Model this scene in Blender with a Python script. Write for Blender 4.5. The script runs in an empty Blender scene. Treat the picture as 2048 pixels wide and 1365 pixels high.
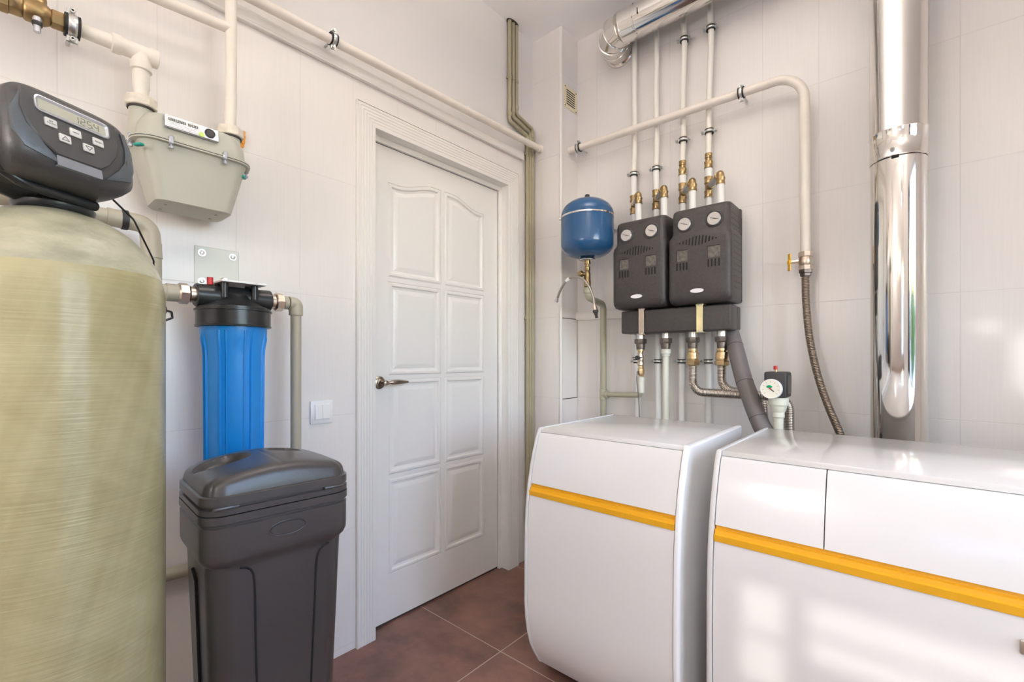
import bpy, bmesh, math, random
from mathutils import Vector, Matrix
random.seed(7)
sc = bpy.context.scene
COL = sc.collection
PI = math.pi
V = Vector

# ------------------------------------------------------------------ materials
def new_mat(name):
    m = bpy.data.materials.new(name); m.use_nodes = True
    nt = m.node_tree
    return m, nt, nt.nodes['Principled BSDF']

def pm(name, col, rough=0.5, metal=0.0, var=0.0, vscale=6.0, bump=0.0, bscale=60.0, coat=0.0, stretch=(1, 1, 1), emit=0.0, rvar=0.0):
    m, nt, b = new_mat(name)
    b.inputs['Base Color'].default_value = (*col, 1)
    b.inputs['Roughness'].default_value = rough
    b.inputs['Metallic'].default_value = metal
    if coat:
        b.inputs['Coat Weight'].default_value = coat
        b.inputs['Coat Roughness'].default_value = 0.08
    if emit:
        b.inputs['Emission Color'].default_value = (*col, 1)
        b.inputs['Emission Strength'].default_value = emit
    tc = nt.nodes.new('ShaderNodeTexCoord')
    mp = nt.nodes.new('ShaderNodeMapping'); mp.inputs['Scale'].default_value = stretch
    nt.links.new(tc.outputs['Object'], mp.inputs['Vector'])
    if var or rvar:
        n = nt.nodes.new('ShaderNodeTexNoise'); n.inputs['Scale'].default_value = vscale; n.inputs['Detail'].default_value = 5
        nt.links.new(mp.outputs[0], n.inputs['Vector'])
        if var:
            r = nt.nodes.new('ShaderNodeValToRGB')
            r.color_ramp.elements[0].position = 0.3; r.color_ramp.elements[1].position = 0.7
            r.color_ramp.elements[0].color = (*[c * (1 - var) for c in col], 1)
            r.color_ramp.elements[1].color = (*[min(1, c * (1 + var)) for c in col], 1)
            nt.links.new(n.outputs['Fac'], r.inputs['Fac']); nt.links.new(r.outputs['Color'], b.inputs['Base Color'])
        if rvar:
            k = nt.nodes.new('ShaderNodeMapRange'); k.inputs['To Min'].default_value = max(0.02, rough - rvar); k.inputs['To Max'].default_value = rough + rvar
            nt.links.new(n.outputs['Fac'], k.inputs['Value']); nt.links.new(k.outputs[0], b.inputs['Roughness'])
    if bump:
        n2 = nt.nodes.new('ShaderNodeTexNoise'); n2.inputs['Scale'].default_value = bscale; n2.inputs['Detail'].default_value = 3
        nt.links.new(mp.outputs[0], n2.inputs['Vector'])
        bp = nt.nodes.new('ShaderNodeBump'); bp.inputs['Strength'].default_value = bump; bp.inputs['Distance'].default_value = 0.002
        nt.links.new(n2.outputs['Fac'], bp.inputs['Height']); nt.links.new(bp.outputs[0], b.inputs['Normal'])
    return m

def math_node(nt, op, a, b=None, c=None):
    n = nt.nodes.new('ShaderNodeMath'); n.operation = op
    for i, v in enumerate((a, b, c)):
        if v is None: continue
        if isinstance(v, (int, float)): n.inputs[i].default_value = v
        else: nt.links.new(v, n.inputs[i])
    return n.outputs[0]

def tile_mat(name, ax, u0, du, v0, dv, col, grout, gw, rough, streak=0.02, coarse=0.0, cscale=2.0, pillow=0.35):
    """tiles laid on a plane; ax = the two object axes used"""
    m, nt, b = new_mat(name)
    tc = nt.nodes.new('ShaderNodeTexCoord'); sp = nt.nodes.new('ShaderNodeSeparateXYZ')
    nt.links.new(tc.outputs['Object'], sp.inputs[0])
    U, W = sp.outputs[ax[0]], sp.outputs[ax[1]]
    def edge(c, o, d):
        f = math_node(nt, 'FRACT', math_node(nt, 'DIVIDE', math_node(nt, 'SUBTRACT', c, o), d))
        e = math_node(nt, 'MINIMUM', f, math_node(nt, 'SUBTRACT', 1.0, f))
        return math_node(nt, 'MULTIPLY', e, d)
    e = math_node(nt, 'MINIMUM', edge(U, u0, du), edge(W, v0, dv))
    mr = nt.nodes.new('ShaderNodeMapRange'); mr.inputs['From Min'].default_value = gw * 0.4; mr.inputs['From Max'].default_value = gw
    nt.links.new(e, mr.inputs['Value'])
    # fine vertical streaks
    cb = nt.nodes.new('ShaderNodeCombineXYZ')
    nt.links.new(math_node(nt, 'MULTIPLY', U, 170.0), cb.inputs[0]); nt.links.new(math_node(nt, 'MULTIPLY', W, 5.0 if streak else 170.0), cb.inputs[1])
    n = nt.nodes.new('ShaderNodeTexNoise'); n.inputs['Scale'].default_value = 1.0; n.inputs['Detail'].default_value = 4
    nt.links.new(cb.outputs[0], n.inputs['Vector'])
    r = nt.nodes.new('ShaderNodeValToRGB'); r.color_ramp.elements[0].position = 0.35; r.color_ramp.elements[1].position = 0.65
    s = max(streak, 0.006)
    r.color_ramp.elements[0].color = (*[c * (1 - s) for c in col], 1); r.color_ramp.elements[1].color = (*[min(1, c * (1 + s)) for c in col], 1)
    nt.links.new(n.outputs['Fac'], r.inputs['Fac'])
    base = r.outputs['Color']
    if coarse:
        n3 = nt.nodes.new('ShaderNodeTexNoise'); n3.inputs['Scale'].default_value = cscale; n3.inputs['Detail'].default_value = 9; n3.inputs['Roughness'].default_value = 0.62
        nt.links.new(tc.outputs['Object'], n3.inputs['Vector'])
        r3 = nt.nodes.new('ShaderNodeValToRGB'); r3.color_ramp.elements[0].position = 0.36; r3.color_ramp.elements[1].position = 0.66
        r3.color_ramp.elements[0].color = (*[c * (1 - coarse) for c in col], 1)
        r3.color_ramp.elements[1].color = (col[0] * (1 + coarse * 1.1), col[1] * (1 + coarse), col[2] * (1 + coarse), 1)
        nt.links.new(n3.outputs['Fac'], r3.inputs['Fac']); base = r3.outputs['Color']
        k = nt.nodes.new('ShaderNodeMapRange'); k.inputs['To Min'].default_value = rough - 0.08; k.inputs['To Max'].default_value = rough + 0.12
        nt.links.new(n3.outputs['Fac'], k.inputs['Value']); nt.links.new(k.outputs[0], b.inputs['Roughness'])
    else:
        b.inputs['Roughness'].default_value = rough
    mx = nt.nodes.new('ShaderNodeMix'); mx.data_type = 'RGBA'
    nt.links.new(mr.outputs[0], mx.inputs['Factor'])
    mx.inputs['A'].default_value = (*grout, 1); nt.links.new(base, mx.inputs['B'])
    nt.links.new(mx.outputs['Result'], b.inputs['Base Color'])
    hgt = math_node(nt, 'ADD', math_node(nt, 'MULTIPLY', mr.outputs[0], pillow), math_node(nt, 'MULTIPLY', n.outputs['Fac'], 0.05))
    bp = nt.nodes.new('ShaderNodeBump'); bp.inputs['Strength'].default_value = 0.6; bp.inputs['Distance'].default_value = 0.002
    nt.links.new(hgt, bp.inputs['Height']); nt.links.new(bp.outputs[0], b.inputs['Normal'])
    return m

WALLC = (0.775, 0.745, 0.722); GROUT = (0.73, 0.70, 0.68)
TU = dict(col=WALLC, grout=GROUT, gw=0.0020, rough=0.26, streak=0.012)
M = {}
FILL_EMIT = 82.0
M['wall_x'] = tile_mat('tile_left', (1, 2), 0.5345, 0.2062, 0.919, 0.4463, **TU)
M['wall_y'] = tile_mat('tile_back', (0, 2), 0.1215, 0.2062, 0.919, 0.4463, **TU)
M['wall_c'] = tile_mat('tile_corner', (0, 2), 0.3277, 0.4124, 0.919, 0.4463, **TU)
M['floor'] = tile_mat('tile_floor', (0, 1), 0.444, 0.6, 1.314, 0.6, (0.195, 0.100, 0.075), (0.46, 0.35, 0.28), 0.0028, 0.33, streak=0, coarse=0.38, cscale=4.0, pillow=0.3)
M['paint'] = pm('ceiling_paint', (0.93, 0.91, 0.895), 0.7, bump=0.1, bscale=90)
M['plaster'] = pm('wall_plaster', (0.74, 0.715, 0.69), 0.6, bump=0.08, bscale=70)
M['white_trim'] = pm('white_trim', (0.80, 0.785, 0.755), 0.38)
M['door'] = pm('door_enamel', (0.80, 0.785, 0.76), 0.30, bump=0.03, bscale=12)
M['dark_gap'] = pm('gap_shade_gasket', (0.05, 0.04, 0.035), 0.7)  # near-black: shade in gaps and holes, also real gaskets
M['plastic_white'] = pm('white_plastic', (0.84, 0.84, 0.83), 0.3)
M['bracket'] = pm('pale_grey_steel', (0.66, 0.68, 0.63), 0.35)
M['trunk'] = pm('trunking_plastic', (0.80, 0.775, 0.74), 0.4)
M['cream'] = pm('cream_pipe_paint', (0.80, 0.745, 0.67), 0.38, var=0.04, vscale=14, bump=0.12, bscale=40)
M['creamchip'] = pm('chipped_cream_paint', (0.70, 0.64, 0.54), 0.5, var=0.15, vscale=40, bump=0.4, bscale=120)
M['pex'] = pm('white_pipe', (0.83, 0.80, 0.74), 0.35, var=0.02)
M['pexw'] = pm('bright_white_pipe', (0.84, 0.84, 0.82), 0.3)
M['ppr'] = pm('beige_plastic_pipe', (0.42, 0.385, 0.30), 0.42, var=0.05)
M['pprg'] = pm('greenish_plastic_pipe', (0.40, 0.39, 0.29), 0.42, var=0.06)
M['pprw'] = pm('pale_green_plastic_pipe', (0.66, 0.67, 0.58), 0.4)
M['conduit'] = pm('olive_conduit', (0.36, 0.325, 0.215), 0.42, var=0.06, vscale=10)
M['brass'] = pm('brass', (0.37, 0.262, 0.132), 0.33, 1.0, var=0.18, vscale=30, rvar=0.08)
M['brass_old'] = pm('aged_brass', (0.36, 0.25, 0.125), 0.42, 1.0, var=0.3, vscale=24, bump=0.3, bscale=60)
M['brass_light'] = pm('bright_brass', (0.62, 0.47, 0.27), 0.28, 1.0, var=0.1, vscale=30)
M['nickel'] = pm('nickel', (0.62, 0.53, 0.44), 0.28, 1.0, var=0.1, vscale=30)
M['zinc'] = pm('zinc_steel', (0.66, 0.67, 0.66), 0.3, 1.0, var=0.12, vscale=60)
M['zinc_y'] = pm('yellow_zinc_steel', (0.72, 0.66, 0.40), 0.32, 1.0, var=0.25, vscale=12)
M['iron'] = pm('dull_iron', (0.20, 0.17, 0.15), 0.42, 1.0, var=0.2, vscale=40)
M['steel'] = pm('corrugated_steel', (0.62, 0.58, 0.53), 0.22, 1.0)
M['steel_dark'] = pm('dark_corrugated_steel', (0.34, 0.285, 0.235), 0.34, 1.0)
M['mirror_steel'] = pm('polished_steel', (0.80, 0.775, 0.74), 0.085, 1.0, rvar=0.03, vscale=5, bump=0.02, bscale=5)
M['braid'] = pm('steel_braid', (0.42, 0.38, 0.34), 0.4, 1.0, bump=0.8, bscale=500)
M['rubber'] = pm('black_rubber', (0.018, 0.016, 0.015), 0.6)
M['black'] = pm('black_plastic', (0.020, 0.021, 0.022), 0.28)
M['black_matt'] = pm('matt_black_plastic', (0.028, 0.027, 0.027), 0.5)
M['epp'] = pm('moulded_black_foam', (0.047, 0.041, 0.039), 0.44, var=0.16, vscale=120, bump=0.55, bscale=260)
M['epp_in'] = pm('grey_foam_inset', (0.115, 0.105, 0.09), 0.65, var=0.35, vscale=90, bump=0.8, bscale=200)
M['slot'] = pm('dark_slot', (0.006, 0.006, 0.006), 0.8)
M['foam'] = pm('grey_insulation', (0.145, 0.130, 0.128), 0.55, bump=0.15, bscale=200)
M['dial'] = pm('dial_face', (0.52, 0.49, 0.45), 0.3, var=0.06, vscale=60)
M['dialw'] = pm('white_dial_face', (0.82, 0.80, 0.70), 0.3)
M['blue'] = pm('blue_plastic', (0.008, 0.245, 0.70), 0.30)
M['blue_tank'] = pm('blue_enamel', (0.014, 0.080, 0.205), 0.20, coat=0.2)
M['meter'] = pm('grey_green_enamel', (0.45, 0.445, 0.375), 0.42, var=0.03, bump=0.05, bscale=60)
M['teal'] = pm('teal_plastic', (0.0, 0.30, 0.24), 0.4)
M['orange'] = pm('orange_foam', (0.75, 0.32, 0.05), 0.8, bump=0.8, bscale=80)
M['red'] = pm('red_plastic', (0.50, 0.015, 0.02), 0.4)
M['green'] = pm('green_paint', (0.0, 0.33, 0.14), 0.4)
M['lime'] = pm('lime_sticker', (0.55, 0.75, 0.15), 0.5)
M['yellow'] = pm('amber_plastic', (0.78, 0.40, 0.018), 0.38)
M['yellow_h'] = pm('yellow_handle', (0.75, 0.42, 0.02), 0.4)
M['boiler'] = pm('boiler_white_enamel', (0.765, 0.755, 0.745), 0.16, coat=0.25)
M['boiler_side'] = pm('boiler_side_enamel', (0.80, 0.80, 0.80), 0.25)
M['brine'] = pm('brine_black_plastic', (0.054, 0.049, 0.048), 0.28, var=0.15, vscale=3, bump=0.10, bscale=260)
M['head'] = pm('head_grey_plastic', (0.060, 0.058, 0.058), 0.38, bump=0.15, bscale=300)
M['head2'] = pm('head_blue_grey_plastic', (0.095, 0.110, 0.125), 0.3, bump=0.15, bscale=300)
M['silver'] = pm('silver_plastic', (0.55, 0.56, 0.60), 0.25, 0.6)
M['lcd'] = pm('lcd_screen', (0.50, 0.49, 0.39), 0.2)
M['ink'] = pm('lcd_ink', (0.09, 0.09, 0.075), 0.5)
M['button'] = pm('grey_button', (0.68, 0.67, 0.64), 0.4)
M['chrome'] = pm('chrome_strip', (0.50, 0.56, 0.66), 0.16, 1.0)
M['handle'] = pm('bronze_nickel', (0.36, 0.31, 0.25), 0.25, 1.0)
M['grille'] = pm('ivory_metal', (0.74, 0.66, 0.47), 0.4)
M['label_w'] = pm('white_label', (0.80, 0.80, 0.82), 0.4)
M['badge'] = pm('bronze_badge', (0.55, 0.50, 0.42), 0.3, 0.8)
M['bounce_ground'] = pm('bounce_paving', (0.50, 0.475, 0.455), 0.9, var=0.15, vscale=3)  # lawn swapped for pale ground so warm light bounces to the ceiling
M['leaf'] = pm('leaf', (0.13, 0.27, 0.03), 0.55, var=0.4, vscale=2)
M['bark'] = pm('bark', (0.12, 0.08, 0.05), 0.9)
M['globe'] = pm('fill_globe_glow', (1.0, 0.93, 0.885), 0.3, emit=29.0)  # glow of the added globe
M['lamp'] = pm('fill_diffuser', (1.0, 0.935, 0.88), 0.4, emit=FILL_EMIT)  # glow of the added bowls that brighten the ceiling

# fibreglass tank: wound yellow-green glass with glossy horizontal strands
def tank_mat():
    m, nt, b = new_mat('wound_fibreglass')
    tc = nt.nodes.new('ShaderNodeTexCoord'); sp = nt.nodes.new('ShaderNodeSeparateXYZ'); nt.links.new(tc.outputs['Object'], sp.inputs[0])
    ang = math_node(nt, 'ARCTAN2', sp.outputs[1], sp.outputs[0])
    # helical bands
    def wave(k, h, sc_):
        cb = nt.nodes.new('ShaderNodeCombineXYZ')
        a = math_node(nt, 'ADD', math_node(nt, 'MULTIPLY', sp.outputs[2], h), math_node(nt, 'MULTIPLY', ang, k))
        nt.links.new(a, cb.inputs[0]); nt.links.new(math_node(nt, 'MULTIPLY', ang, 0.6), cb.inputs[1])
        n = nt.nodes.new('ShaderNodeTexNoise'); n.inputs['Scale'].default_value = sc_; n.inputs['Detail'].default_value = 3
        nt.links.new(cb.outputs[0], n.inputs['Vector']); return n.outputs['Fac']
    w1 = wave(1.1, 11.0, 1.5); w2 = wave(-2.9, 6.0, 1.7); w3 = wave(0.35, 160.0, 1.0)
    n4 = nt.nodes.new('ShaderNodeTexNoise'); n4.inputs['Scale'].default_value = 5; n4.inputs['Detail'].default_value = 5
    nt.links.new(tc.outputs['Object'], n4.inputs['Vector'])
    s = math_node(nt, 'ADD', math_node(nt, 'ADD', w1, w2), n4.outputs['Fac'])
    s = math_node(nt, 'MULTIPLY', s, 0.3333)
    r = nt.nodes.new('ShaderNodeValToRGB'); r.color_ramp.elements[0].position = 0.36; r.color_ramp.elements[1].position = 0.64
    r.color_ramp.elements[0].color = (0.36, 0.315, 0.160, 1); r.color_ramp.elements[1].color = (0.475, 0.435, 0.255, 1)
    nt.links.new(s, r.inputs['Fac']); nt.links.new(r.outputs['Color'], b.inputs['Base Color'])
    b.inputs['Roughness'].default_value = 0.27
    b.inputs['Anisotropic'].default_value = 0.9; b.inputs['Anisotropic Rotation'].default_value = 0.25
    tg = nt.nodes.new('ShaderNodeTangent'); tg.direction_type = 'RADIAL'; tg.axis = 'Z'; nt.links.new(tg.outputs[0], b.inputs['Tangent'])
    bp = nt.nodes.new('ShaderNodeBump'); bp.inputs['Strength'].default_value = 0.7; bp.inputs['Distance'].default_value = 0.0010
    nt.links.new(math_node(nt, 'ADD', w3, math_node(nt, 'MULTIPLY', s, 0.8)), bp.inputs['Height'])
    nt.links.new(bp.outputs[0], b.inputs['Normal'])
    return m
M['tank'] = tank_mat()
M['dome'] = pm('fibreglass_dome', (0.40, 0.385, 0.27), 0.28, var=0.30, vscale=11, bump=1.0, bscale=38, stretch=(1, 1, 2.2))

def glass_mat():
    m = bpy.data.materials.new('window_glass'); m.use_nodes = True; nt = m.node_tree; nt.nodes.clear()
    o = nt.nodes.new('ShaderNodeOutputMaterial'); mx = nt.nodes.new('ShaderNodeMixShader'); t = nt.nodes.new('ShaderNodeBsdfTransparent')
    g = nt.nodes.new('ShaderNodeBsdfGlossy'); g.inputs['Roughness'].default_value = 0.02
    f = nt.nodes.new('ShaderNodeFresnel'); f.inputs['IOR'].default_value = 1.45
    nt.links.new(f.outputs[0], mx.inputs[0]); nt.links.new(t.outputs[0], mx.inputs[1]); nt.links.new(g.outputs[0], mx.inputs[2]); nt.links.new(mx.outputs[0], o.inputs[0])
    return m
M['glass'] = glass_mat()

# ------------------------------------------------------------------ mesh builder
def frame(d, up=None):
    d = V(d).normalized(); up = V(up) if up is not None else V((0, 0, 1))
    if abs(d.dot(up.normalized())) > 0.98: up = V((1, 0, 0))
    x = up.cross(d).normalized(); y = d.cross(x).normalized()
    return x, y, d

class G:
    def __init__(s): s.v = []; s.f = []
    def add(s, vs, fs):
        o = len(s.v); s.v += [V(p) for p in vs]; s.f += [[i + o for i in f] for f in fs]; return s
    def bm(s, b):
        b.verts.ensure_lookup_table(); b.verts.index_update()
        s.add([v.co.copy() for v in b.verts], [[v.index for v in f.verts] for f in b.faces]); b.free(); return s
    def box(s, x0, x1, y0, y1, z0, z1, bev=0.0, seg=2):
        b = bmesh.new(); bmesh.ops.create_cube(b, size=1)
        for v in b.verts:
            v.co = V(((x0 + x1) / 2 + v.co.x * (x1 - x0), (y0 + y1) / 2 + v.co.y * (y1 - y0), (z0 + z1) / 2 + v.co.z * (z1 - z0)))
        if bev: bmesh.ops.bevel(b, geom=b.edges[:], offset=bev, segments=seg, profile=0.5, affect='EDGES')
        return s.bm(b)
    def obox(s, c, X, Y, Z, sx, sy, sz, bev=0.0, seg=2):
        g = G().box(-sx / 2, sx / 2, -sy / 2, sy / 2, -sz / 2, sz / 2, bev, seg)
        X, Y, Z = V(X).normalized(), V(Y).normalized(), V(Z).normalized()
        return s.add([V(c) + X * p.x + Y * p.y + Z * p.z for p in g.v], g.f)
    def lathe(s, o, d, prof, seg=32, up=None, closed=False, rot=0.0):
        x, y, z = frame(d, up); o = V(o); vs = []; fs = []; n = len(prof)
        for r, h in prof:
            r = max(r, 1e-5)
            for k in range(seg):
                a = 2 * PI * k / seg + rot; vs.append(o + x * (r * math.cos(a)) + y * (r * math.sin(a)) + z * h)
        for i in range(n - 1 + (1 if closed else 0)):
            j = (i + 1) % n
            for k in range(seg):
                l = (k + 1) % seg; fs.append([i * seg + k, i * seg + l, j * seg + l, j * seg + k])
        if not closed:
            fs.append([k for k in range(seg)][::-1]); fs.append([(n - 1) * seg + k for k in range(seg)])
        return s.add(vs, fs)
    def cyl(s, p0, p1, r, r1=None, seg=24, ch=0.0, rot=0.0):
        p0, p1 = V(p0), V(p1); L = (p1 - p0).length; r1 = r if r1 is None else r1
        pr = [(r, 0), (r1, L)] if not ch else [(r - ch, 0), (r, ch), (r1, L - ch), (r1 - ch, L)]
        return s.lathe(p0, p1 - p0, pr, seg, rot=rot)
    def tube(s, pts, r, seg=16, fil=0.0, fseg=8, rf=None, step=None):
        P = fillet([V(p) for p in pts], fil, fseg) if fil else [V(p) for p in pts]
        if step: P = resample(P, step)
        n = len(P); T = []
        for i in range(n):
            a = P[max(i - 1, 0)]; b = P[min(i + 1, n - 1)]; T.append((b - a).normalized())
        x, y, _ = frame(T[0]); vs = []; fs = []; L = 0
        for i in range(n):
            if i:
                L += (P[i] - P[i - 1]).length
                x = (x - T[i] * x.dot(T[i])).normalized(); y = T[i].cross(x).normalized()
            rr = rf(L) if rf else r
            for k in range(seg):
                a = 2 * PI * k / seg; vs.append(P[i] + x * (rr * math.cos(a)) + y * (rr * math.sin(a)))
        for i in range(n - 1):
            for k in range(seg):
                l = (k + 1) % seg; fs.append([i * seg + k, i * seg + l, (i + 1) * seg + l, (i + 1) * seg + k])
        fs.append([k for k in range(seg)][::-1]); fs.append([(n - 1) * seg + k for k in range(seg)])
        return s.add(vs, fs)
    def prism(s, poly, ax, a, b, bev=0.0, seg=2):
        """extrude a 2D polygon along ax ('x': poly=(y,z), 'y': (x,z), 'z': (x,y)) from a to b"""
        def P(p, t):
            return {'x': (t, p[0], p[1]), 'y': (p[0], t, p[1]), 'z': (p[0], p[1], t)}[ax]
        n = len(poly); bmm = bmesh.new()
        va = [bmm.verts.new(P(p, a)) for p in poly]; vb = [bmm.verts.new(P(p, b)) for p in poly]
        bmm.faces.new(va[::-1]); bmm.faces.new(vb)
        for i in range(n):
            j = (i + 1) % n; bmm.faces.new([va[i], va[j], vb[j], vb[i]])
        bmesh.ops.recalc_face_normals(bmm, faces=bmm.faces[:])
        if bev:
            es = [e for e in bmm.edges if any(len(f.verts) > 4 or f.verts[:] == [] for f in e.link_faces)] if n > 4 else bmm.edges[:]
            bmesh.ops.bevel(bmm, geom=es, offset=bev, segments=seg, profile=0.5, affect='EDGES')
        return s.bm(bmm)
    def loft(s, rings, cap=True):
        n = len(rings[0]); vs = [V(p) for r in rings for p in r]; fs = []
        for i in range(len(rings) - 1):
            for k in range(n):
                l = (k + 1) % n; fs.append([i * n + k, i * n + l, (i + 1) * n + l, (i + 1) * n + k])
        if cap: fs.append([k for k in range(n)][::-1]); fs.append([(len(rings) - 1) * n + k for k in range(n)])
        return s.add(vs, fs)
    def xf(s, m):
        s.v = [m @ p for p in s.v]; return s

def fillet(P, r, seg):
    out = [P[0]]
    for i in range(1, len(P) - 1):
        a, b, c = P[i - 1], P[i], P[i + 1]
        u = (a - b); w = (c - b); lu, lw = u.length, w.length; u.normalize(); w.normalize()
        ang = u.angle(w)
        if ang > PI - 0.02: out.append(b); continue
        t = min(r / math.tan(ang / 2), lu * 0.49, lw * 0.49); rr = t * math.tan(ang / 2)
        bis = (u + w).normalized(); cc = b + bis * (rr / math.sin(ang / 2))
        p0 = b + u * t; p1 = b + w * t; v0 = p0 - cc; v1 = p1 - cc; th = v0.angle(v1)
        for k in range(seg + 1):
            f = k / seg
            q = (v0 * math.sin((1 - f) * th) + v1 * math.sin(f * th)) / math.sin(th) if th > 1e-4 else v0
            out.append(cc + q)
    out.append(P[-1]); return out

def resample(P, step):
    out = [P[0].copy()]; acc = 0.0
    for i in range(1, len(P)):
        a, b = P[i - 1], P[i]; L = (b - a).length; t = step - acc
        while t <= L:
            out.append(a + (b - a) * (t / L)); t += step
        acc = (acc + L) % step
    return out

def smooth_path(P, n=12):
    P = [V(p) for p in P]; Q = [P[0] * 2 - P[1]] + P + [P[-1] * 2 - P[-2]]; out = []
    for i in range(1, len(Q) - 2):
        a, b, c, d = Q[i - 1:i + 3]
        for k in range(n):
            t = k / n
            out.append(0.5 * ((2 * b) + (c - a) * t + (2 * a - 5 * b + 4 * c - d) * t * t + (3 * b - a - 3 * c + d) * t ** 3))
    out.append(P[-1]); return out

MW = {}
def part(name, g, mat, parent=None, loc=None, smooth=38, label=None, local=False, recalc=True):
    """link G as one mesh object. coordinates are world unless local; a parent's frame is removed"""
    me = bpy.data.meshes.new(name)
    if parent is not None: W = MW[parent.name]; lw = W
    else:
        W = Matrix.Translation(V(loc)) if loc is not None else Matrix.Identity(4); lw = W
    inv = Matrix.Identity(4) if local else W.inverted()
    me.from_pydata([inv @ p for p in g.v], [], g.f); me.validate()
    if recalc:
        b = bmesh.new(); b.from_mesh(me); bmesh.ops.recalc_face_normals(b, faces=b.faces[:]); b.to_mesh(me); b.free()
    me.materials.append(mat if not isinstance(mat, str) else M[mat])
    for p in me.polygons: p.use_smooth = True
    me.set_sharp_from_angle(angle=math.radians(smooth))
    o = bpy.data.objects.new(name, me); COL.objects.link(o)
    if parent is not None: o.parent = parent; MW[o.name] = MW[parent.name]
    else:
        o.matrix_world = W; MW[o.name] = W
    if label: o['label'] = label
    return o

def tag(o, label, cat, group=None):
    o['label'] = label; o['category'] = cat
    if group: o['group'] = group
    return o

def thing(name, label, cat, loc=(0, 0, 0), rz=0.0, group=None):
    o = bpy.data.objects.new(name, None); o.empty_display_size = 0.05; COL.objects.link(o)
    o.location = loc; o.rotation_euler = (0, 0, rz)
    MW[o.name] = Matrix.Translation(V(loc)) @ Matrix.Rotation(rz, 4, 'Z')
    return tag(o, label, cat, group)

def struct(name, g, mat, parent=None, smooth=30):
    o = part(name, g, mat, parent, smooth=smooth)
    if parent is None: o['kind'] = 'structure'
    return o

def dup(root, dloc, label):
    r = root.copy(); COL.objects.link(r); r.location = V(root.location) + V(dloc); r['label'] = label
    MW[r.name] = Matrix.Translation(V(dloc)) @ MW[root.name]
    def rec(a, b):
        for ch in list(a.children):
            c = ch.copy(); COL.objects.link(c); c.parent = b; MW[c.name] = MW[r.name]; rec(ch, c)
    rec(root, r); return r

def text_mesh(txt, size, O, X, Y, depth=0.0003, align='CENTER'):
    cu = bpy.data.curves.new('t', 'FONT'); cu.body = txt; cu.size = size; cu.extrude = depth; cu.align_x = align; cu.align_y = 'CENTER'
    ob = bpy.data.objects.new('t', cu); COL.objects.link(ob)
    bpy.context.view_layer.update()
    me = bpy.data.meshes.new_from_object(ob)
    X = V(X).normalized(); Y = V(Y).normalized(); Z = X.cross(Y)
    g = G().add([V(O) + X * v.co.x + Y * v.co.y + Z * v.co.z for v in me.vertices], [list(p.vertices) for p in me.polygons])
    bpy.data.objects.remove(ob); bpy.data.meshes.remove(me); bpy.data.curves.remove(cu)
    return g

def hexnut(g, c, d, r, h, ch=0.0012, rot=0.0):
    d = V(d).normalized(); c = V(c)
    return g.lathe(c - d * h / 2, d, [(r - ch, 0), (r, ch), (r, h - ch), (r - ch, h)], 6, rot=rot)

def clamp(parent, c, axis, r, ear, wall, w=0.018, stud=0.04, mat='zinc'):
    """two-piece pipe clamp: steel band, rubber liner, two screw ears and a stud into the wall"""
    c = V(c); a = V(axis).normalized(); e = V(ear).normalized(); q = V(wall).normalized()
    g = G(); R = r + 0.0035
    g.lathe(c - a * w / 2, a, [(R, 0), (R + 0.002, 0.002), (R + 0.0035, w * 0.35), (R + 0.0035, w * 0.65), (R + 0.002, w - 0.002), (R, w)], 28, closed=True)
    for sgn in (-1, 1):
        for k in (-1, 1):
            g.obox(c + e * sgn * (R + 0.0085) + q * k * 0.0028, e, a, q, 0.014, w * 0.9, 0.0022, 0.0006, 1)
    g.cyl(c + q * (R + 0.002), c + q * (R + stud), 0.0045, seg=10)
    g.lathe(c + q * (R + 0.001), q, [(0.0075, 0), (0.0075, 0.007)], 6)
    band = part('pipe_clamp', g, mat, parent)
    g = G().lathe(c - a * (w / 2 + 0.0022), a, [(r - 0.001, 0), (R + 0.0024, 0), (R + 0.0024, w + 0.0044), (r - 0.001, w + 0.0044)], 28, closed=True)
    part('rubber_liner', g, 'rubber', band)
    for sgn in (-1, 1):
        g = G(); p = c + e * sgn * (R + 0.010)
        g.cyl(p - q * 0.013, p + q * 0.010, 0.0026, seg=10); g.lathe(p - q * 0.013, q, [(0.0050, 0), (0.0058, 0.0015), (0.0058, 0.0045)], 10)
        part('clamp_screw', g, mat, band)
    return band

# ------------------------------------------------------------------ room shell
XR, YF, ZC = 3.25, -1.7, 2.953
YB = 2.232; YC = 2.069; XC = 0.199
g = G()
oy0, oy1, oz = 1.030, 1.852, 2.075
zt_ = 2.262
g.box(-0.12, 0, YF, oy0, 0, zt_).box(-0.12, 0, oy1, YB + 0.1, 0, zt_).box(-0.12, 0, oy0, oy1, oz, zt_)
wl = struct('wall_left', g, 'wall_x')
part('plaster_band', G().box(-0.12, 0, YF, YB + 0.1, zt_, ZC), 'plaster', wl)
struct('wall_back', G().box(XC - 0.1, XR + 0.1, YB, YB + 0.1, 0, ZC), 'wall_y')
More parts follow.
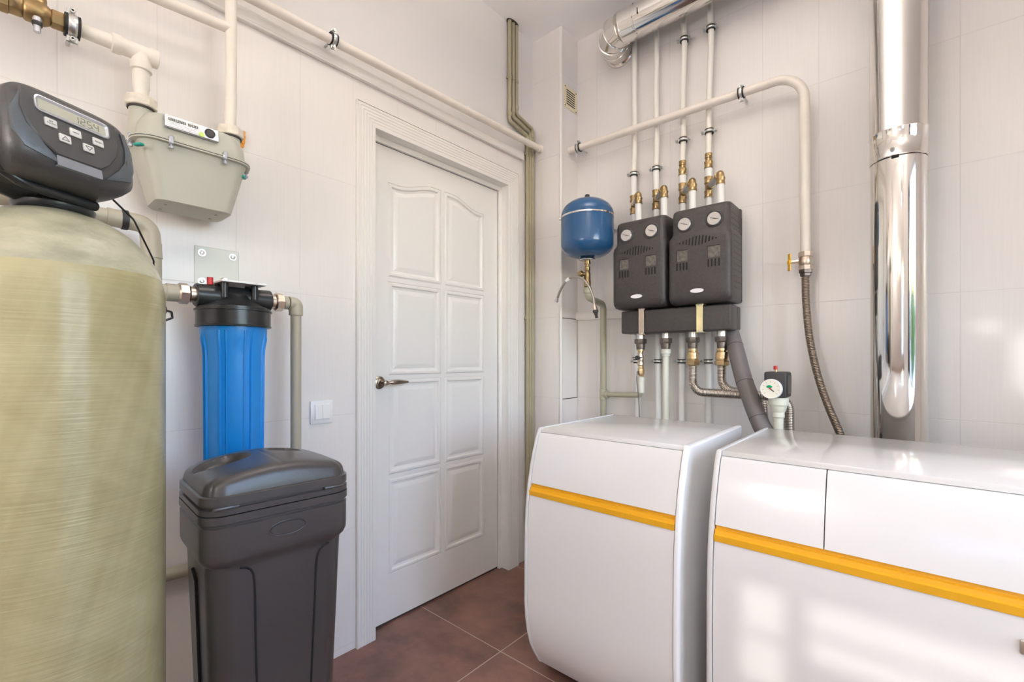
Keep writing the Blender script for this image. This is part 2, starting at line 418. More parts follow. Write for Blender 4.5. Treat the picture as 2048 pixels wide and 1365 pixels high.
# boxed-in duct in the corner, opening for its access hatch on the side face
hz0, hz1 = 0.912, 1.362
g = G().box(0, XC, YC, YB, 0, hz0).box(0, XC, YC, YB, hz1, ZC).box(0, XC - 0.014, YC, YB, hz0, hz1).box(XC - 0.014, XC, YC, YC + 0.012, hz0, hz1)
struct('wall_corner', g, 'wall_c')
struct('hatch_gap_dark', G().box(XC - 0.0138, XC - 0.0125, YC + 0.0121, YB - 0.0005, hz0 + 0.0004, hz1 - 0.0004).box(XC - 0.0125, XC - 0.002, YC + 0.0122, YB - 0.0005, hz1 - 0.0012, hz1 - 0.0002).box(XC - 0.0125, XC - 0.002, YC + 0.0122, YB - 0.0005, hz0 + 0.0002, hz0 + 0.0012).box(XC - 0.0125, XC - 0.002, YB - 0.0015, YB - 0.0005, hz0 + 0.0002, hz1 - 0.0002), 'dark_gap')  # dark backing puts the shade into the hatch gaps
g = G().cyl((XC - 0.004, YC + 0.004, 0), (XC - 0.004, YC + 0.004, ZC - 0.001), 0.0085, seg=16)
struct('trim_1', g, 'white_trim')
tag(part('access_hatch', G().box(XC - 0.012, XC + 0.0005, YC + 0.0135, YB - 0.006, hz0 + 0.004, hz1 - 0.004, 0.0005, 1), 'wall_c', loc=(0, 0, 0)),
    'white tiled hatch with dark gaps, in the boxed corner duct below the blue vessel', 'hatch')
struct('floor', G().box(-0.4, XR + 0.1, YF - 0.1, YB + 0.1, -0.08, 0), 'floor')
struct('ceiling', G().box(-0.12, XR + 0.1, YF - 0.1, YB + 0.1, ZC, ZC + 0.1), 'paint')
struct('wall_leak_stop', G().box(-0.42, -0.22, 0.7, 2.2, 0, ZC).box(-0.22, -0.12, 0.7, 0.76, 0, ZC).box(-0.22, -0.12, 2.14, 2.2, 0, ZC).box(-0.22, -0.12, 0.76, 2.14, 2.3, ZC), 'paint')  # unseen backing added behind the door to stop light leaking in
g = G(); op = [(1.765, 1.875, 1.37, 1.64), (1.91, 2.36, 1.47, 1.64), (2.400, 2.475, 2.60, 2.73), (2.485, 2.61, 2.40, 2.635), (2.62, 3.17, 0.20, 1.50)]  # added unseen openings: four shaped for sun patches, last brightens boiler fronts
xs_ = sorted({-0.12, XR + 0.1} | {q for o in op for q in o[:2]}); zs_ = sorted({0, ZC} | {q for o in op for q in o[2:]})
for a, c in zip(xs_, xs_[1:]):
    for d, e in zip(zs_, zs_[1:]):
        if not any(o[0] <= (a + c) / 2 <= o[1] and o[2] <= (d + e) / 2 <= o[3] for o in op): g.box(a, c, YF - 0.1, YF, d, e)
struct('wall_front', g, 'paint')
for k, (a, c, d, e) in enumerate(op):
    wn = bpy.data.objects.new('window_%d' % (k + 2), None); COL.objects.link(wn); MW[wn.name] = Matrix.Identity(4); wn['kind'] = 'structure'
    q_ = 0.02 if (e - d) > 1 else 0.005
    g = G().box(a, a + q_, YF - 0.08, YF - 0.03, d, e).box(c - q_, c, YF - 0.08, YF - 0.03, d, e).box(a, c, YF - 0.08, YF - 0.03, d, d + q_).box(a, c, YF - 0.08, YF - 0.03, e - q_, e)
    if d < 2 and e - d < 1: g.box(a, c, YF - 0.062, YF - 0.048, (d + e) / 2 - 0.006, (d + e) / 2 + 0.006)
    part('window_frame', g, 'white_trim', wn); part('window_pane', G().box(a, c, YF - 0.057, YF - 0.053, d, e), 'glass', wn)
wy0, wy1, wz0, wz1 = 0.08, 1.52, 0.20, 2.35
g = G().box(XR, XR + 0.12, YF, wy0, 0, ZC).box(XR, XR + 0.12, wy1, YB, 0, ZC).box(XR, XR + 0.12, wy0, wy1, 0, wz0).box(XR, XR + 0.12, wy0, wy1, wz1, ZC)
struct('wall_right', g, 'paint')
# window: frame, mullions, panes
win = bpy.data.objects.new('window_1', None); COL.objects.link(win); MW['window_1'] = Matrix.Identity(4); win['kind'] = 'structure'
g = G(); fx0, fx1 = XR + 0.03, XR + 0.09
g.box(fx0, fx1, wy0, wy0 + 0.06, wz0, wz1).box(fx0, fx1, wy1 - 0.06, wy1, wz0, wz1).box(fx0, fx1, wy0, wy1, wz0, wz0 + 0.06).box(fx0, fx1, wy0, wy1, wz1 - 0.06, wz1)
g.box(fx0, fx1, 0.77, 0.83, wz0, wz1)
part('window_frame', g, 'white_trim', win)
part('window_pane', G().box(XR + 0.058, XR + 0.062, wy0 + 0.06, 0.77, wz0 + 0.06, wz1 - 0.06), 'glass', win)
part('window_pane', G().box(XR + 0.058, XR + 0.062, 0.83, wy1 - 0.06, wz0 + 0.06, wz1 - 0.06), 'glass', win)
part('window_sill', G().box(XR - 0.06, XR + 0.03, wy0 - 0.04, wy1 + 0.04, wz0 - 0.03, wz0, 0.005), 'white_trim', win)
# garden outside
struct('ground_outside', G().box(XR + 0.12, XR + 40, -30, 30, -0.3, -0.25).box(-30, XR + 0.12, -30, YF - 0.1, -0.3, -0.25), 'bounce_ground')

# ------------------------------------------------------------------ door
door = bpy.data.objects.new('door_1', None); COL.objects.link(door); MW['door_1'] = Matrix.Identity(4); door['kind'] = 'structure'
cy0, cy1, czt, cw = 1.038, 1.846, 2.068, 0.083
prof = [(0, 0), (0, 0.013)]
for k in range(6):
    u = 0.006 + k * 0.0125
    prof += [(u, 0.015), (u + 0.0085, 0.0155), (u + 0.0105, 0.0125), (u + 0.0112, 0.0125)]
prof += [(cw - 0.003, 0.018), (cw, 0.016), (cw, 0.0)]
rings = []
for st in range(4):
    ring = []
    for u, v in prof:
        y = cy0 - u if st < 2 else cy1 + u; z = 0.0 if st in (0, 3) else czt + u
        ring.append((v, y, z))
    rings.append(ring)
part('door_casing', G().loft(rings), 'white_trim', door, smooth=20)
g = G()  # frame lining and rebate
g.box(-0.12, 0.001, cy0 - 0.008, cy0, 0, czt).box(-0.12, 0.001, cy1, cy1 + 0.006, 0, czt).box(-0.12, 0.001, cy0, cy1, czt, czt + 0.007)
g.box(-0.12, -0.036, cy0, cy0 + 0.018, 0, czt).box(-0.12, -0.036, cy1 - 0.020, cy1, 0, czt).box(-0.12, -0.036, cy0 + 0.018, cy1 - 0.020, czt - 0.024, czt)
part('door_frame', g, 'white_trim', door, smooth=20)
ly0, ly1, lz0, lz1 = cy0 + 0.021, cy1 - 0.0235, 0.010, czt - 0.027
LX = -0.048   # front face of the leaf
def arch_left(y, a, b):   # S-shaped top edge of the two upper panels
    t = max(0, min(1, (y - a) / (b - a))); return 0.046 * (t * t * (3 - 2 * t))
pans = []
zl = [(0.207, 0.618), (0.634, 1.046), (1.062, 1.467), (1.487, 1.893)]
for (pa, pb, side) in ((1.138, 1.430, 0), (1.452, 1.722, 1)):
    for i, (za, zb) in enumerate(zl): pans.append((pa, pb, za, zb, side if i == 3 else None))
def panel_loop(pa, pb, za, zb, side, ins, x, n=14):
    pts = []
    a, b = pa + ins, pb - ins
    for k in range(n + 1): pts.append((x, a + (b - a) * k / n, za + ins))
    for k in range(n + 1):
        y = b - (b - a) * k / n
        h = 0.0
        if side == 0: h = arch_left(y, pa + 0.05, pb - 0.04)
        if side == 1: h = arch_left(pa + pb - y, pa + 0.04, pb - 0.05)
        pts.append((x, y, zb - ins + h))
    return pts
# leaf front: a grid with panel-shaped holes filled by moulded rings
b = bmesh.new()
def bface(pts): b.faces.new([b.verts.new(p) for p in pts])
n = 14
cols = [(ly0, 1.138), (1.430, 1.452), (1.722, ly1)]
for (a, c) in cols: bface([(LX, a, lz0), (LX, c, lz0), (LX, c, lz1), (LX, a, lz1)])
for (pa, pb, side) in ((1.138, 1.430, 0), (1.452, 1.722, 1)):
    ys = [pa + (pb - pa) * k / n for k in range(n + 1)]
    zz = [lz0] + [q for p in zl for q in p]
    for k in range(n):
        y0, y1 = ys[k], ys[k + 1]
        for i in range(0, 8, 2):
            bface([(LX, y0, zz[i]), (LX, y1, zz[i]), (LX, y1, zz[i + 1]), (LX, y0, zz[i + 1])])
        def H(y): return arch_left(y, pa + 0.05, pb - 0.04) if side == 0 else arch_left(pa + pb - y, pa + 0.04, pb - 0.05)
        bface([(LX, y0, 1.893 + H(y0)), (LX, y1, 1.893 + H(y1)), (LX, y1, lz1), (LX, y0, lz1)])
for (pa, pb, za, zb, side) in pans:
    steps = [(0.0, 0.0), (0.001, -0.004), (0.008, 0.0025), (0.016, 0.0025), (0.021, -0.006), (0.030, -0.007), (0.048, 0.000), (0.052, 0.000)]
    loops = [panel_loop(pa, pb, za, zb, side, i, LX + d, n) for i, d in steps]
    rv = [[b.verts.new(p) for p in L] for L in loops]
    for i in range(len(rv) - 1):
        m_ = len(rv[i])
        for k in range(m_):
            l = (k + 1) % m_; b.faces.new([rv[i][k], rv[i][l], rv[i + 1][l], rv[i + 1][k]])
    b.faces.new(rv[-1])
bmesh.ops.remove_doubles(b, verts=b.verts[:], dist=0.00005)
g = G().bm(b); g.box(LX - 0.038, LX - 0.012, ly0, ly1, lz0, lz1)
g.box(LX - 0.014, LX - 0.0002, ly0, ly0 + 0.004, lz0, lz1).box(LX - 0.014, LX - 0.0002, ly1 - 0.004, ly1, lz0, lz1).box(LX - 0.014, LX - 0.0002, ly0, ly1, lz0, lz0 + 0.004).box(LX - 0.014, LX - 0.0002, ly0, ly1, lz1 - 0.004, lz1)
part('door_leaf', g, 'door', door, smooth=25, recalc=False)
g = G().box(-0.10, LX - 0.002, ly1 + 0.0003, cy1 - 0.0205, 0.0, czt - 0.026).box(-0.10, LX - 0.002, ly0, ly1, lz1 + 0.0003, czt - 0.0235).box(-0.10, LX - 0.004, ly0, ly1, 0.0005, lz0 - 0.0005)
part('door_gap_dark', g, 'dark_gap', door)  # dark strips stand for the shade in gaps round the leaf
h = G(); hy, hz = 1.093, 1.034
h.lathe((LX, hy, hz), (1, 0, 0), [(0.027, 0), (0.027, 0.004), (0.024, 0.007), (0.016, 0.009), (0.014, 0.012), (0.010, 0.014), (0.009, 0.045), (0.011, 0.048), (0.010, 0.056), (0.004, 0.058)], 28)
rose = part('door_handle', h, 'handle', door)
def lever_r(L): t = L / 0.118; return 0.0045 + 0.006 * math.sin(min(1, max(0, t)) ** 0.8 * PI) * (1 if t > 0.2 else 0.5)
h = G().tube([(LX + 0.05, hy + 0.003, hz), (LX + 0.052, hy + 0.03, hz + 0.001), (LX + 0.050, hy + 0.06, hz + 0.002), (LX + 0.046, hy + 0.09, hz + 0.001), (LX + 0.042, hy + 0.118, hz)], 0.006, 14, step=0.006, rf=lever_r)
part('lever', h, 'handle', rose)

# ------------------------------------------------------------------ small things on the left wall
t = thing('light_switch', 'white double rocker light switch on the tiled wall beside the door', 'switch', (0, 0.817, 0.94))
y0, y1, z0, z1 = 0.774, 0.859, 0.896, 0.981
g = G().box(0, 0.009, y0, y1, z0, z1, 0.003)
part('switch_plate', g, 'plastic_white', t)
part('inner_frame', G().box(0.008, 0.0105, y0 + 0.013, y1 - 0.013, z0 + 0.013, z1 - 0.013, 0.001), 'plastic_white', t)
for a in (0, 1):
    ya = y0 + 0.015 + a * 0.028
    part('rocker', G().prism([(0.010, z0 + 0.016), (0.0165, z0 + 0.018), (0.0125, z1 - 0.016), (0.010, z1 - 0.016)], 'y', ya, ya + 0.027, 0.0), 'plastic_white', t)

# white cable trunking below the pipe, and its short run on the back wall
def trunk(g, p0, p1, h, d, wall):
    p0, p1 = V(p0), V(p1); X = (p1 - p0).normalized(); W = V(wall); Z = X.cross(W)
    c = (p0 + p1) / 2 + W * d / 2
    g.obox(c, X, W, Z, (p1 - p0).length, d, h, 0.0025, 2); g.obox(c + W * (d / 2), X, W, Z, (p1 - p0).length, 0.002, h * 0.62, 0.0008, 1)
    return g
t = thing('cable_trunking', 'long thin white cable trunking on the wall above the door, under the pipe', 'cable trunking', (0, 1.2, 2.26))
part('trunking_body', trunk(G(), (0, YF + 0.005, 2.238), (0, 1.972, 2.261), 0.043, 0.018, (1, 0, 0)), 'trunk', t)
t = thing('cable_trunking', 'short white cable trunking on the back wall below the blue vessel', 'cable trunking', (0.3, YB, 1.375))
part('trunking_body', trunk(G(), (XC, YB, 1.378), (0.60, YB, 1.368), 0.045, 0.018, (0, -1, 0)), 'trunk', t)

# three olive conduits down the corner
lab = ['olive conduit dropping from the ceiling into the corner, furthest out beside the door casing', 'olive conduit in the corner, middle of the three that drop from the ceiling', 'olive conduit dropping from the ceiling, innermost against the boxed corner duct']
for k in range(3):
    yt = 1.850 + k * 0.028; yb = 2.000 + k * 0.022; zj = (2.412, 2.440, 2.468)[k]; xx = 0.018
    t = thing('conduit_pipe', lab[k], 'conduit', (xx, yb, 0), group='olive conduits beside the door')
    ztop = ZC - 0.002
    pts = [(xx, yt, ztop), (xx, yt, zj), (xx, yb, zj - 0.030), (xx, yb, 0.0)]
    part('conduit_tube', G().tube(pts, 0.0102, 14, 0.018, 8), 'conduit', t)
    g = G()
    for (a, bb) in ((V(pts[0]), V(pts[1])), (V(pts[1]), V(pts[2])), (V(pts[2]), V(pts[3]))): pass
    for p, d in (((xx, yt, zj + 0.035), (0, 0, 1)), ((xx, yb, zj - 0.070), (0, 0, 1))):
        part('socket_joint', G().lathe(V(p) - V(d) * 0.012, d, [(0.0115, 0), (0.0128, 0.002), (0.0128, 0.022), (0.0115, 0.024)], 16), 'conduit', t)
    for zc, yy in ((2.646, yt), (2.286, yb), (1.365, yb)):
        g = G().obox((xx - 0.006, yy, zc), (1, 0, 0), (0, 1, 0), (0, 0, 1), 0.022, 0.0215, 0.014, 0.002, 1)
        g.lathe((xx, yy, zc - 0.008), (0, 0, 1), [(0.0105, 0), (0.0122, 0.001), (0.0122, 0.013), (0.0105, 0.014)], 16)
        part('conduit_clip', g, 'conduit', t)
g = G().lathe((0, 0, 0), (0, 0, 1), [(1, 0), (1, 0.003)], 24)
for p in g.v: p.x, p.y, p.z = 0.016 + p.x * 0.020, 1.876 + p.y * 0.044, ZC - 0.0035 + p.z
struct('conduit_hole_dark', g, 'dark_gap')  # dark disc stands for the shaded hole where the conduits enter

# gas pipe over the door
t = thing('gas_pipe', 'long cream painted gas pipe running over the door into the corner duct', 'pipe', (0.06, 1.2, 2.31))
part('pipe_run', G().cyl((0.06, YF + 0.005, 2.230), (0.06, 2.105, 2.322), 0.0165, seg=20), 'cream', t)
clamp(t, (0.06, 0.832, 2.2952), (0, 1, 0.024), 0.0165, (0, 0, 1), (-1, 0, 0), 0.02, 0.042)
g = G().lathe((0.06, 1.49, 2.309), (0, 1, 0.019), [(0.0165, 0), (0.0185, 0.003), (0.0185, 0.010), (0.0165, 0.013)], 20)
part('weld_bead', g, 'cream', t)
part('wall_sleeve', G().lathe((0.06, 2.045, 2.3208), (0, 1, 0.019), [(0.0165, 0), (0.0205, 0.002), (0.0205, 0.0225)], 20), 'cream', t)

# ------------------------------------------------------------------ gas meter
mx = 0.105
t = thing('gas_meter', 'grey-green gas meter hung between two cream pipes on the left wall', 'gas meter', (mx, 0.385, 1.55))
def meter_ring(z, x0, x1, y0, y1, r, n=6):
    pts = []
    for (cx, cy, a0) in ((x1 - r, y1 - r, 0), (x0 + r, y1 - r, 90), (x0 + r, y0 + r, 180), (x1 - r, y0 + r, 270)):
        for k in range(n + 1):
            a = math.radians(a0 + 90 * k / n); pts.append((cx + r * math.cos(a), cy + r * math.sin(a), z))
    return pts
ZS = 1.700
g = G().loft([meter_ring(1.550, 0.046, 0.158, 0.300, 0.468, 0.020), meter_ring(1.554, 0.043, 0.164, 0.294, 0.474, 0.024), meter_ring(1.62, 0.038, 0.175, 0.277, 0.490, 0.028), meter_ring(ZS - 0.004, 0.032, 0.190, 0.254, 0.508, 0.034)])
for (yy, xx) in ((0.32, 0.13), (0.44, 0.13), (0.32, 0.075), (0.44, 0.075)): g.cyl((xx, yy, 1.5475), (xx, yy, 1.551), 0.004, seg=10)
part('lower_housing', g, 'meter', t)
g = G().loft([meter_ring(ZS + 0.004, 0.032, 0.190, 0.252, 0.510, 0.045), meter_ring(1.745, 0.036, 0.188, 0.258, 0.505, 0.044), meter_ring(1.772, 0.046, 0.178, 0.272, 0.492, 0.040), meter_ring(1.782, 0.062, 0.160, 0.29, 0.475, 0.034)])
for yy in (0.273, 0.484):
    g.lathe((mx, yy, 1.70), (0, 0, 1), [(0.036, 0), (0.030, 0.05), (0.027, 0.075), (0.0265, 0.098)], 28)
part('upper_housing', g, 'meter', t)
g = G().loft([meter_ring(ZS - 0.0055, 0.024, 0.198, 0.243, 0.519, 0.052), meter_ring(ZS - 0.0045, 0.022, 0.200, 0.241, 0.521, 0.053), meter_ring(ZS + 0.0045, 0.022, 0.200, 0.241, 0.521, 0.053), meter_ring(ZS + 0.0055, 0.024, 0.198, 0.243, 0.519, 0.052)])
g2 = G().loft([meter_ring(ZS - 0.0008, 0.0215, 0.2005, 0.2405, 0.5215, 0.053), meter_ring(ZS + 0.0008, 0.0215, 0.2005, 0.2405, 0.5215, 0.053)])
fl = part('clamping_flange', g, 'meter', t); part('gasket', g2, 'dark_gap', fl)
for (xx, yy) in ((0.198, 0.318), (0.198, 0.442), (0.135, 0.245), (0.135, 0.518)):
    g = G().obox((xx, yy, ZS + 0.002), (1, 0, 0), (0, 1, 0), (0, 0, 1), 0.013, 0.011, 0.022, 0.002, 1)
    g.lathe((xx, yy, ZS - 0.021), (0, 0, 1), [(0.003, 0), (0.0055, 0.001), (0.0055, 0.006), (0.0028, 0.0065), (0.0028, 0.014)], 6)
    part('flange_bolt', g, 'silver', t)
for yy in (0.273, 0.484):
    g = G(); g.lathe((mx, yy, 1.797), (0, 0, 1), [(0.0265, 0), (0.034, 0.001), (0.036, 0.003), (0.036, 0.024), (0.033, 0.028), (0.020, 0.030)], 8, rot=0.3)
    part('union_nut', g, 'creamchip', t)
    part('nut_gasket', G().cyl((mx, yy, 1.793), (mx, yy, 1.7975), 0.030, seg=24), 'dark_gap', t)
# counter plate on the sloping front
px = 0.1905
pl = part('counter_plate', G().obox((0.192, 0.366, 1.751), (0, 1, 0), (-0.2, 0, 1), (1, 0, 0.2), 0.122, 0.034, 0.008, 0.001, 1), 'silver', t)
Xc, Yc, Zc_ = V((0, 1, 0)), V((-0.2, 0, 1)).normalized(), V((1, 0, 0.2)).normalized()
o0 = V((0.192, 0.366, 1.751)) + Zc_ * 0.0042
part('number_label', G().obox(o0 - Xc * 0.018, Xc, Yc, Zc_, 0.078, 0.027, 0.0012), 'label_w', pl)
g = G()
for k in range(8):
    yy = -0.050 + k * 0.0078 + (0.004 if k > 4 else 0)
    g.obox(o0 + Xc * yy + Yc * 0.005 + Zc_ * 0.0008, Xc, Yc, Zc_, 0.0066, 0.0075, 0.001)
part('digit_window', g, 'ink', pl)
g = G()
for k, ch in enumerate('01573482'):
    yy = -0.050 + k * 0.0078 + (0.004 if k > 4 else 0)
    gg = text_mesh(ch, 0.0075, o0 + Xc * yy + Yc * 0.005 + Zc_ * 0.0015, Xc, Yc); g.add(gg.v, gg.f)
part('digits', g, 'plastic_white', pl)
g = G()
for r_, (w_, n_) in enumerate(((0.060, 1), (0.050, 1), (0.056, 1))):
    g.obox(o0 + Xc * (-0.022) - Yc * (0.0025 + r_ * 0.0032) + Zc_ * 0.0008, Xc, Yc, Zc_, w_, 0.0009, 0.0006)
part('small_print', g, 'silver', pl)
part('port_cap', G().lathe(o0 + Xc * 0.040, Zc_, [(0.0125, 0), (0.0125, 0.003), (0.010, 0.004), (0.009, 0.003)], 24), 'black_matt', pl)
part('sticker', G().lathe(o0 + Xc * 0.020 - Yc * 0.011, Zc_, [(0.0065, 0), (0.0065, 0.0016)], 16), 'lime', pl)
for (xx, yy, zz, d) in ((0.185, 0.254, 1.672, (0.5, -0.8, 0)), (0.165, 0.500, 1.668, (0.5, 0.8, 0))):
    p = V((xx, yy, zz)); d = V(d).normalized(); X_, Y_, Z_ = frame(d)
    part('security_seal', G().obox(p, Y_.cross(d), d, Y_, 0.024, 0.012, 0.007, 0.003, 2), 'teal', t)

# gas inlet: brass cock, clamp, fitting tee, drop to the meter
iz = 1.944; ix = 0.105
t = thing('gas_pipe', 'cream gas pipe with aged brass valve turning down into the meter', 'pipe', (ix, 0.16, iz))
part('pipe_run', G().cyl((ix, 0.130, iz), (ix, 0.235, iz), 0.0165, seg=24), 'cream', t)
g = G().lathe((ix, 0.185, iz), (0, 1, 0), [(0.0165 + 0.0007 * (k % 2), k * 0.0022) for k in range(18)], 24)
part('pipe_thread', g, 'cream', t)
part('supply_run', G().cyl((ix, -0.088, iz), (ix, YF + 0.005, iz), 0.0165, seg=24), 'cream', t)
g = G().lathe((ix, 0.212, iz), (0, 1, 0), [(0.019, 0), (0.0235, 0.002), (0.0235, 0.018), (0.0205, 0.022), (0.0205, 0.075), (0.0235, 0.080), (0.0235, 0.096), (0.020, 0.098)], 28)
g.lathe((ix, 0.273, iz), (0, 0, -1), [(0.0205, 0), (0.0205, 0.026), (0.0235, 0.029), (0.0235, 0.046), (0.019, 0.048)], 28)
part('pipe_tee', g, 'cream', t)
part('drop_pipe', G().lathe((ix, 0.273, iz - 0.045), (0, 0, -1), [(0.0185, 0), (0.0185, 0.045), (0.016, 0.052), (0.0155, 0.078)], 24), 'cream', t)
g = G()
g.lathe((ix, 0.131, iz), (0, -1, 0), [(0.019, 0), (0.0215, 0.004), (0.0215, 0.026), (0.018, 0.030)], 8)
g.lathe((ix, 0.102, iz), (0, -1, 0), [(0.019, 0), (0.0245, 0.008), (0.026, 0.014), (0.026, 0.040), (0.023, 0.044)], 24)
g.lathe((ix, 0.058, iz), (0, -1, 0), [(0.022, 0), (0.025, 0.004), (0.025, 0.022), (0.028, 0.024), (0.028, 0.040), (0.022, 0.046)], 8)
g.lathe((ix, 0.012, iz), (0, -1, 0), [(0.019, 0), (0.019, 0.06), (0.025, 0.062), (0.025, 0.10), (0.015, 0.104)], 20)
g.lathe((ix, 0.08, iz), (0, 0, 1), [(0.017, 0), (0.017, 0.035), (0.012, 0.040)], 20)
vb = part('valve_body', g, 'brass_old', t)
g = G().lathe((ix + 0.012, 0.080, iz - 0.018), (0, 0, -1), [(0.0085, 0), (0.0085, 0.010), (0.0065, 0.012), (0.0065, 0.034), (0.003, 0.036)], 16)
part('test_nipple', g, 'silver', vb)
part('nipple_seal', G().lathe((ix + 0.012, 0.080, iz - 0.028), (0, 0, -1), [(0.0088, 0), (0.0092, 0.001), (0.0092, 0.008), (0.0088, 0.009)], 16), 'black_matt', vb)
clamp(t, (ix, 0.140, iz), (0, 1, 0), 0.0205, (0, 0, 1), (-1, 0, 0), 0.024, 0.075)
# outlet pipe up from the meter with branch
t = thing('gas_pipe', 'cream gas pipe rising from the meter outlet, with a welded side branch', 'pipe', (mx, 0.486, 1.826))
part('pipe_run', G().tube([(mx, 0.484, 1.825), (mx, 0.484, 1.862), (mx - 0.003, 0.487, 1.90), (mx - 0.003, 0.488, ZC - 0.001)], 0.0155, 20, 0.04), 'cream', t)
part('branch_pipe', G().cyl((mx - 0.003, 0.484, 2.126), (mx - 0.003, YF + 0.005, 1.974), 0.0145, seg=20), 'cream', t)
rng = random.Random(3)
ring = []
b = bmesh.new(); bmesh.ops.create_icosphere(b, subdivisions=3, radius=1)
for v in b.verts:
    k = 1 + 0.35 * math.sin(v.co.x * 7 + 1) * math.sin(v.co.z * 6) + rng.uniform(-0.12, 0.12)
    v.co = V((0.006 + v.co.x * 0.008 * k, 0.551 + v.co.y * 0.007 * k + 0.003 * v.co.z, 1.848 + v.co.z * 0.026 * k))
tag(part('sealing_foam', G().bm(b), 'orange', loc=(0.0, 0.551, 1.848)), 'torn scrap of orange sealing foam on the wall beside the meter', 'foam')
MW.pop('sealing_foam', None)

# ------------------------------------------------------------------ water filter
FX, FY = 0.13, 0.487
t = thing('water_filter', 'big blue water filter housing with black cap on a white wall bracket', 'water filter', (FX, FY, 0.70))
g = G().box(0.0, 0.004, 0.419, 0.541, 1.33, 1.480, 0.0015, 1)
br = part('wall_bracket', g, 'bracket', t)
part('bracket_shelf', G().box(0.004, FX + 0.062, 0.436, 0.555, 1.352, 1.358, 0.001, 1), 'plastic_white', br)
for yy in (0.438, 0.523):
    for zz in (1.460, 1.372):
        g = G().lathe((0.004, yy, zz), (1, 0, 0), [(0.011, 0), (0.011, 0.0015)], 20); g.lathe((0.0055, yy, zz), (1, 0, 0), [(0.007, 0), (0.007, 0.005), (0.005, 0.006)], 6)
        part('wall_bolt', g, 'zinc', br)
g = G()
g.cyl((FX, FY - 0.100, 1.314), (FX, FY + 0.100, 1.314), 0.033, seg=32, ch=0.003)
g.lathe((FX, FY, 1.276), (0, 0, 1), [(0.095, 0), (0.095, 0.008), (0.075, 0.016), (0.045, 0.034), (0.040, 0.046), (0.001, 0.048)], 40)
for (dx, dy) in ((0.022, -0.036), (0.022, 0.044), (-0.03, -0.036), (-0.03, 0.044)): g.cyl((FX + dx + 0.012, FY + dy, 1.31), (FX + dx + 0.012, FY + dy, 1.352), 0.0095, seg=16)
part('filter_head', g, 'black', t)
pr = [(0.086, 0), (0.098, 0.0), (0.0985, 0.004), (0.0965, 0.005), (0.0965, 0.045), (0.100, 0.046), (0.100, 0.050), (0.090, 0.052)]
g = G().lathe((FX, FY, 1.227), (0, 0, 1), pr, 56)
part('lock_ring', g, 'black', t)
# ribbed sump
seg = 192; rib = [i * PI / 4 + 0.12 for i in range(8)]
prof = [(0.0865, 1.2265), (0.0865, 1.215), (0.0835, 1.190), (0.079, 1.165), (0.0775, 1.14), (0.074, 0.72), (0.070, 0.70), (0.055, 0.686), (0.01, 0.680)]
rings = []
for r, z in prof:
    ring = []
    for k in range(seg):
        a = 2 * PI * k / seg; add = 0
        if z < 1.2:
            for q in rib:
                for off in (-0.11, 0.11):
                    d = abs((a - q - off + PI) % (2 * PI) - PI)
                    if d < 0.026: add = 0.0042
        ring.append((FX + (r + add) * math.cos(a), FY + (r + add) * math.sin(a), z))
    rings.append(ring)
part('filter_sump', G().loft(rings), 'blue', t, smooth=30)
part('relief_button', G().cyl((FX + 0.010, FY - 0.065, 1.345), (FX + 0.010, FY - 0.065, 1.366), 0.008, seg=16), 'red', t)
g = G().lathe((FX + 0.034, FY - 0.036, 1.356), (0, 0, 1), [(0.010, 0), (0.010, 0.008), (0.006, 0.010)], 6)
part('hex_bolt', g, 'zinc', t)
for sg in (-1, 1):
    g = G(); c = V((FX, FY + sg * 0.100, 1.314)); d = V((0, sg, 0))
    g.lathe(c, d, [(0.0225, 0), (0.0225, 0.012), (0.019, 0.013), (0.019, 0.016)], 24)
    g.lathe(c + d * 0.014, d, [(0.026, 0), (0.029, 0.003), (0.029, 0.022), (0.025, 0.026)], 8)
    part('union_fitting', g, 'nickel', t)
# pipe on its left, from behind the tank
t = thing('water_pipe', 'beige plastic pipe bending behind the tank shoulder and entering the blue filter', 'pipe', (FX, 0.292, 1.31))
g = G().lathe((FX, FY - 0.138, 1.314), (0, -1, 0), [(0.020, 0), (0.024, 0.002), (0.024, 0.028), (0.0215, 0.030), (0.0215, 0.045)], 24)
part('pipe_socket', g, 'ppr', t)
g = G().tube([(FX, FY - 0.180, 1.314), (FX, 0.292, 1.314), (FX, 0.292, 1.45), (FX, 0.285, 1.487), (FX, -0.05, 1.498)][0:2] + [(FX, 0.292, 1.44)], 0.0205, 24, 0.012, 6)
part('pipe_run', g, 'ppr', t)
g = G().tube([(FX, 0.292, 1.40), (FX, 0.285, 1.487), (FX, 0.20, 1.490)], 0.0225, 24, 0.030, 10)
part('pipe_elbow', g, 'ppr', t)
part('upper_run', G().cyl((FX, 0.21, 1.490), (FX, YF + 0.005, 1.525), 0.0195, seg=24), 'ppr', t)
part('cable_strap', G().lathe((FX, 0.228, 1.489), (0, 1, 0), [(0.0225, 0), (0.025, 0.001), (0.025, 0.013), (0.0225, 0.014)], 24), 'black_matt', t)

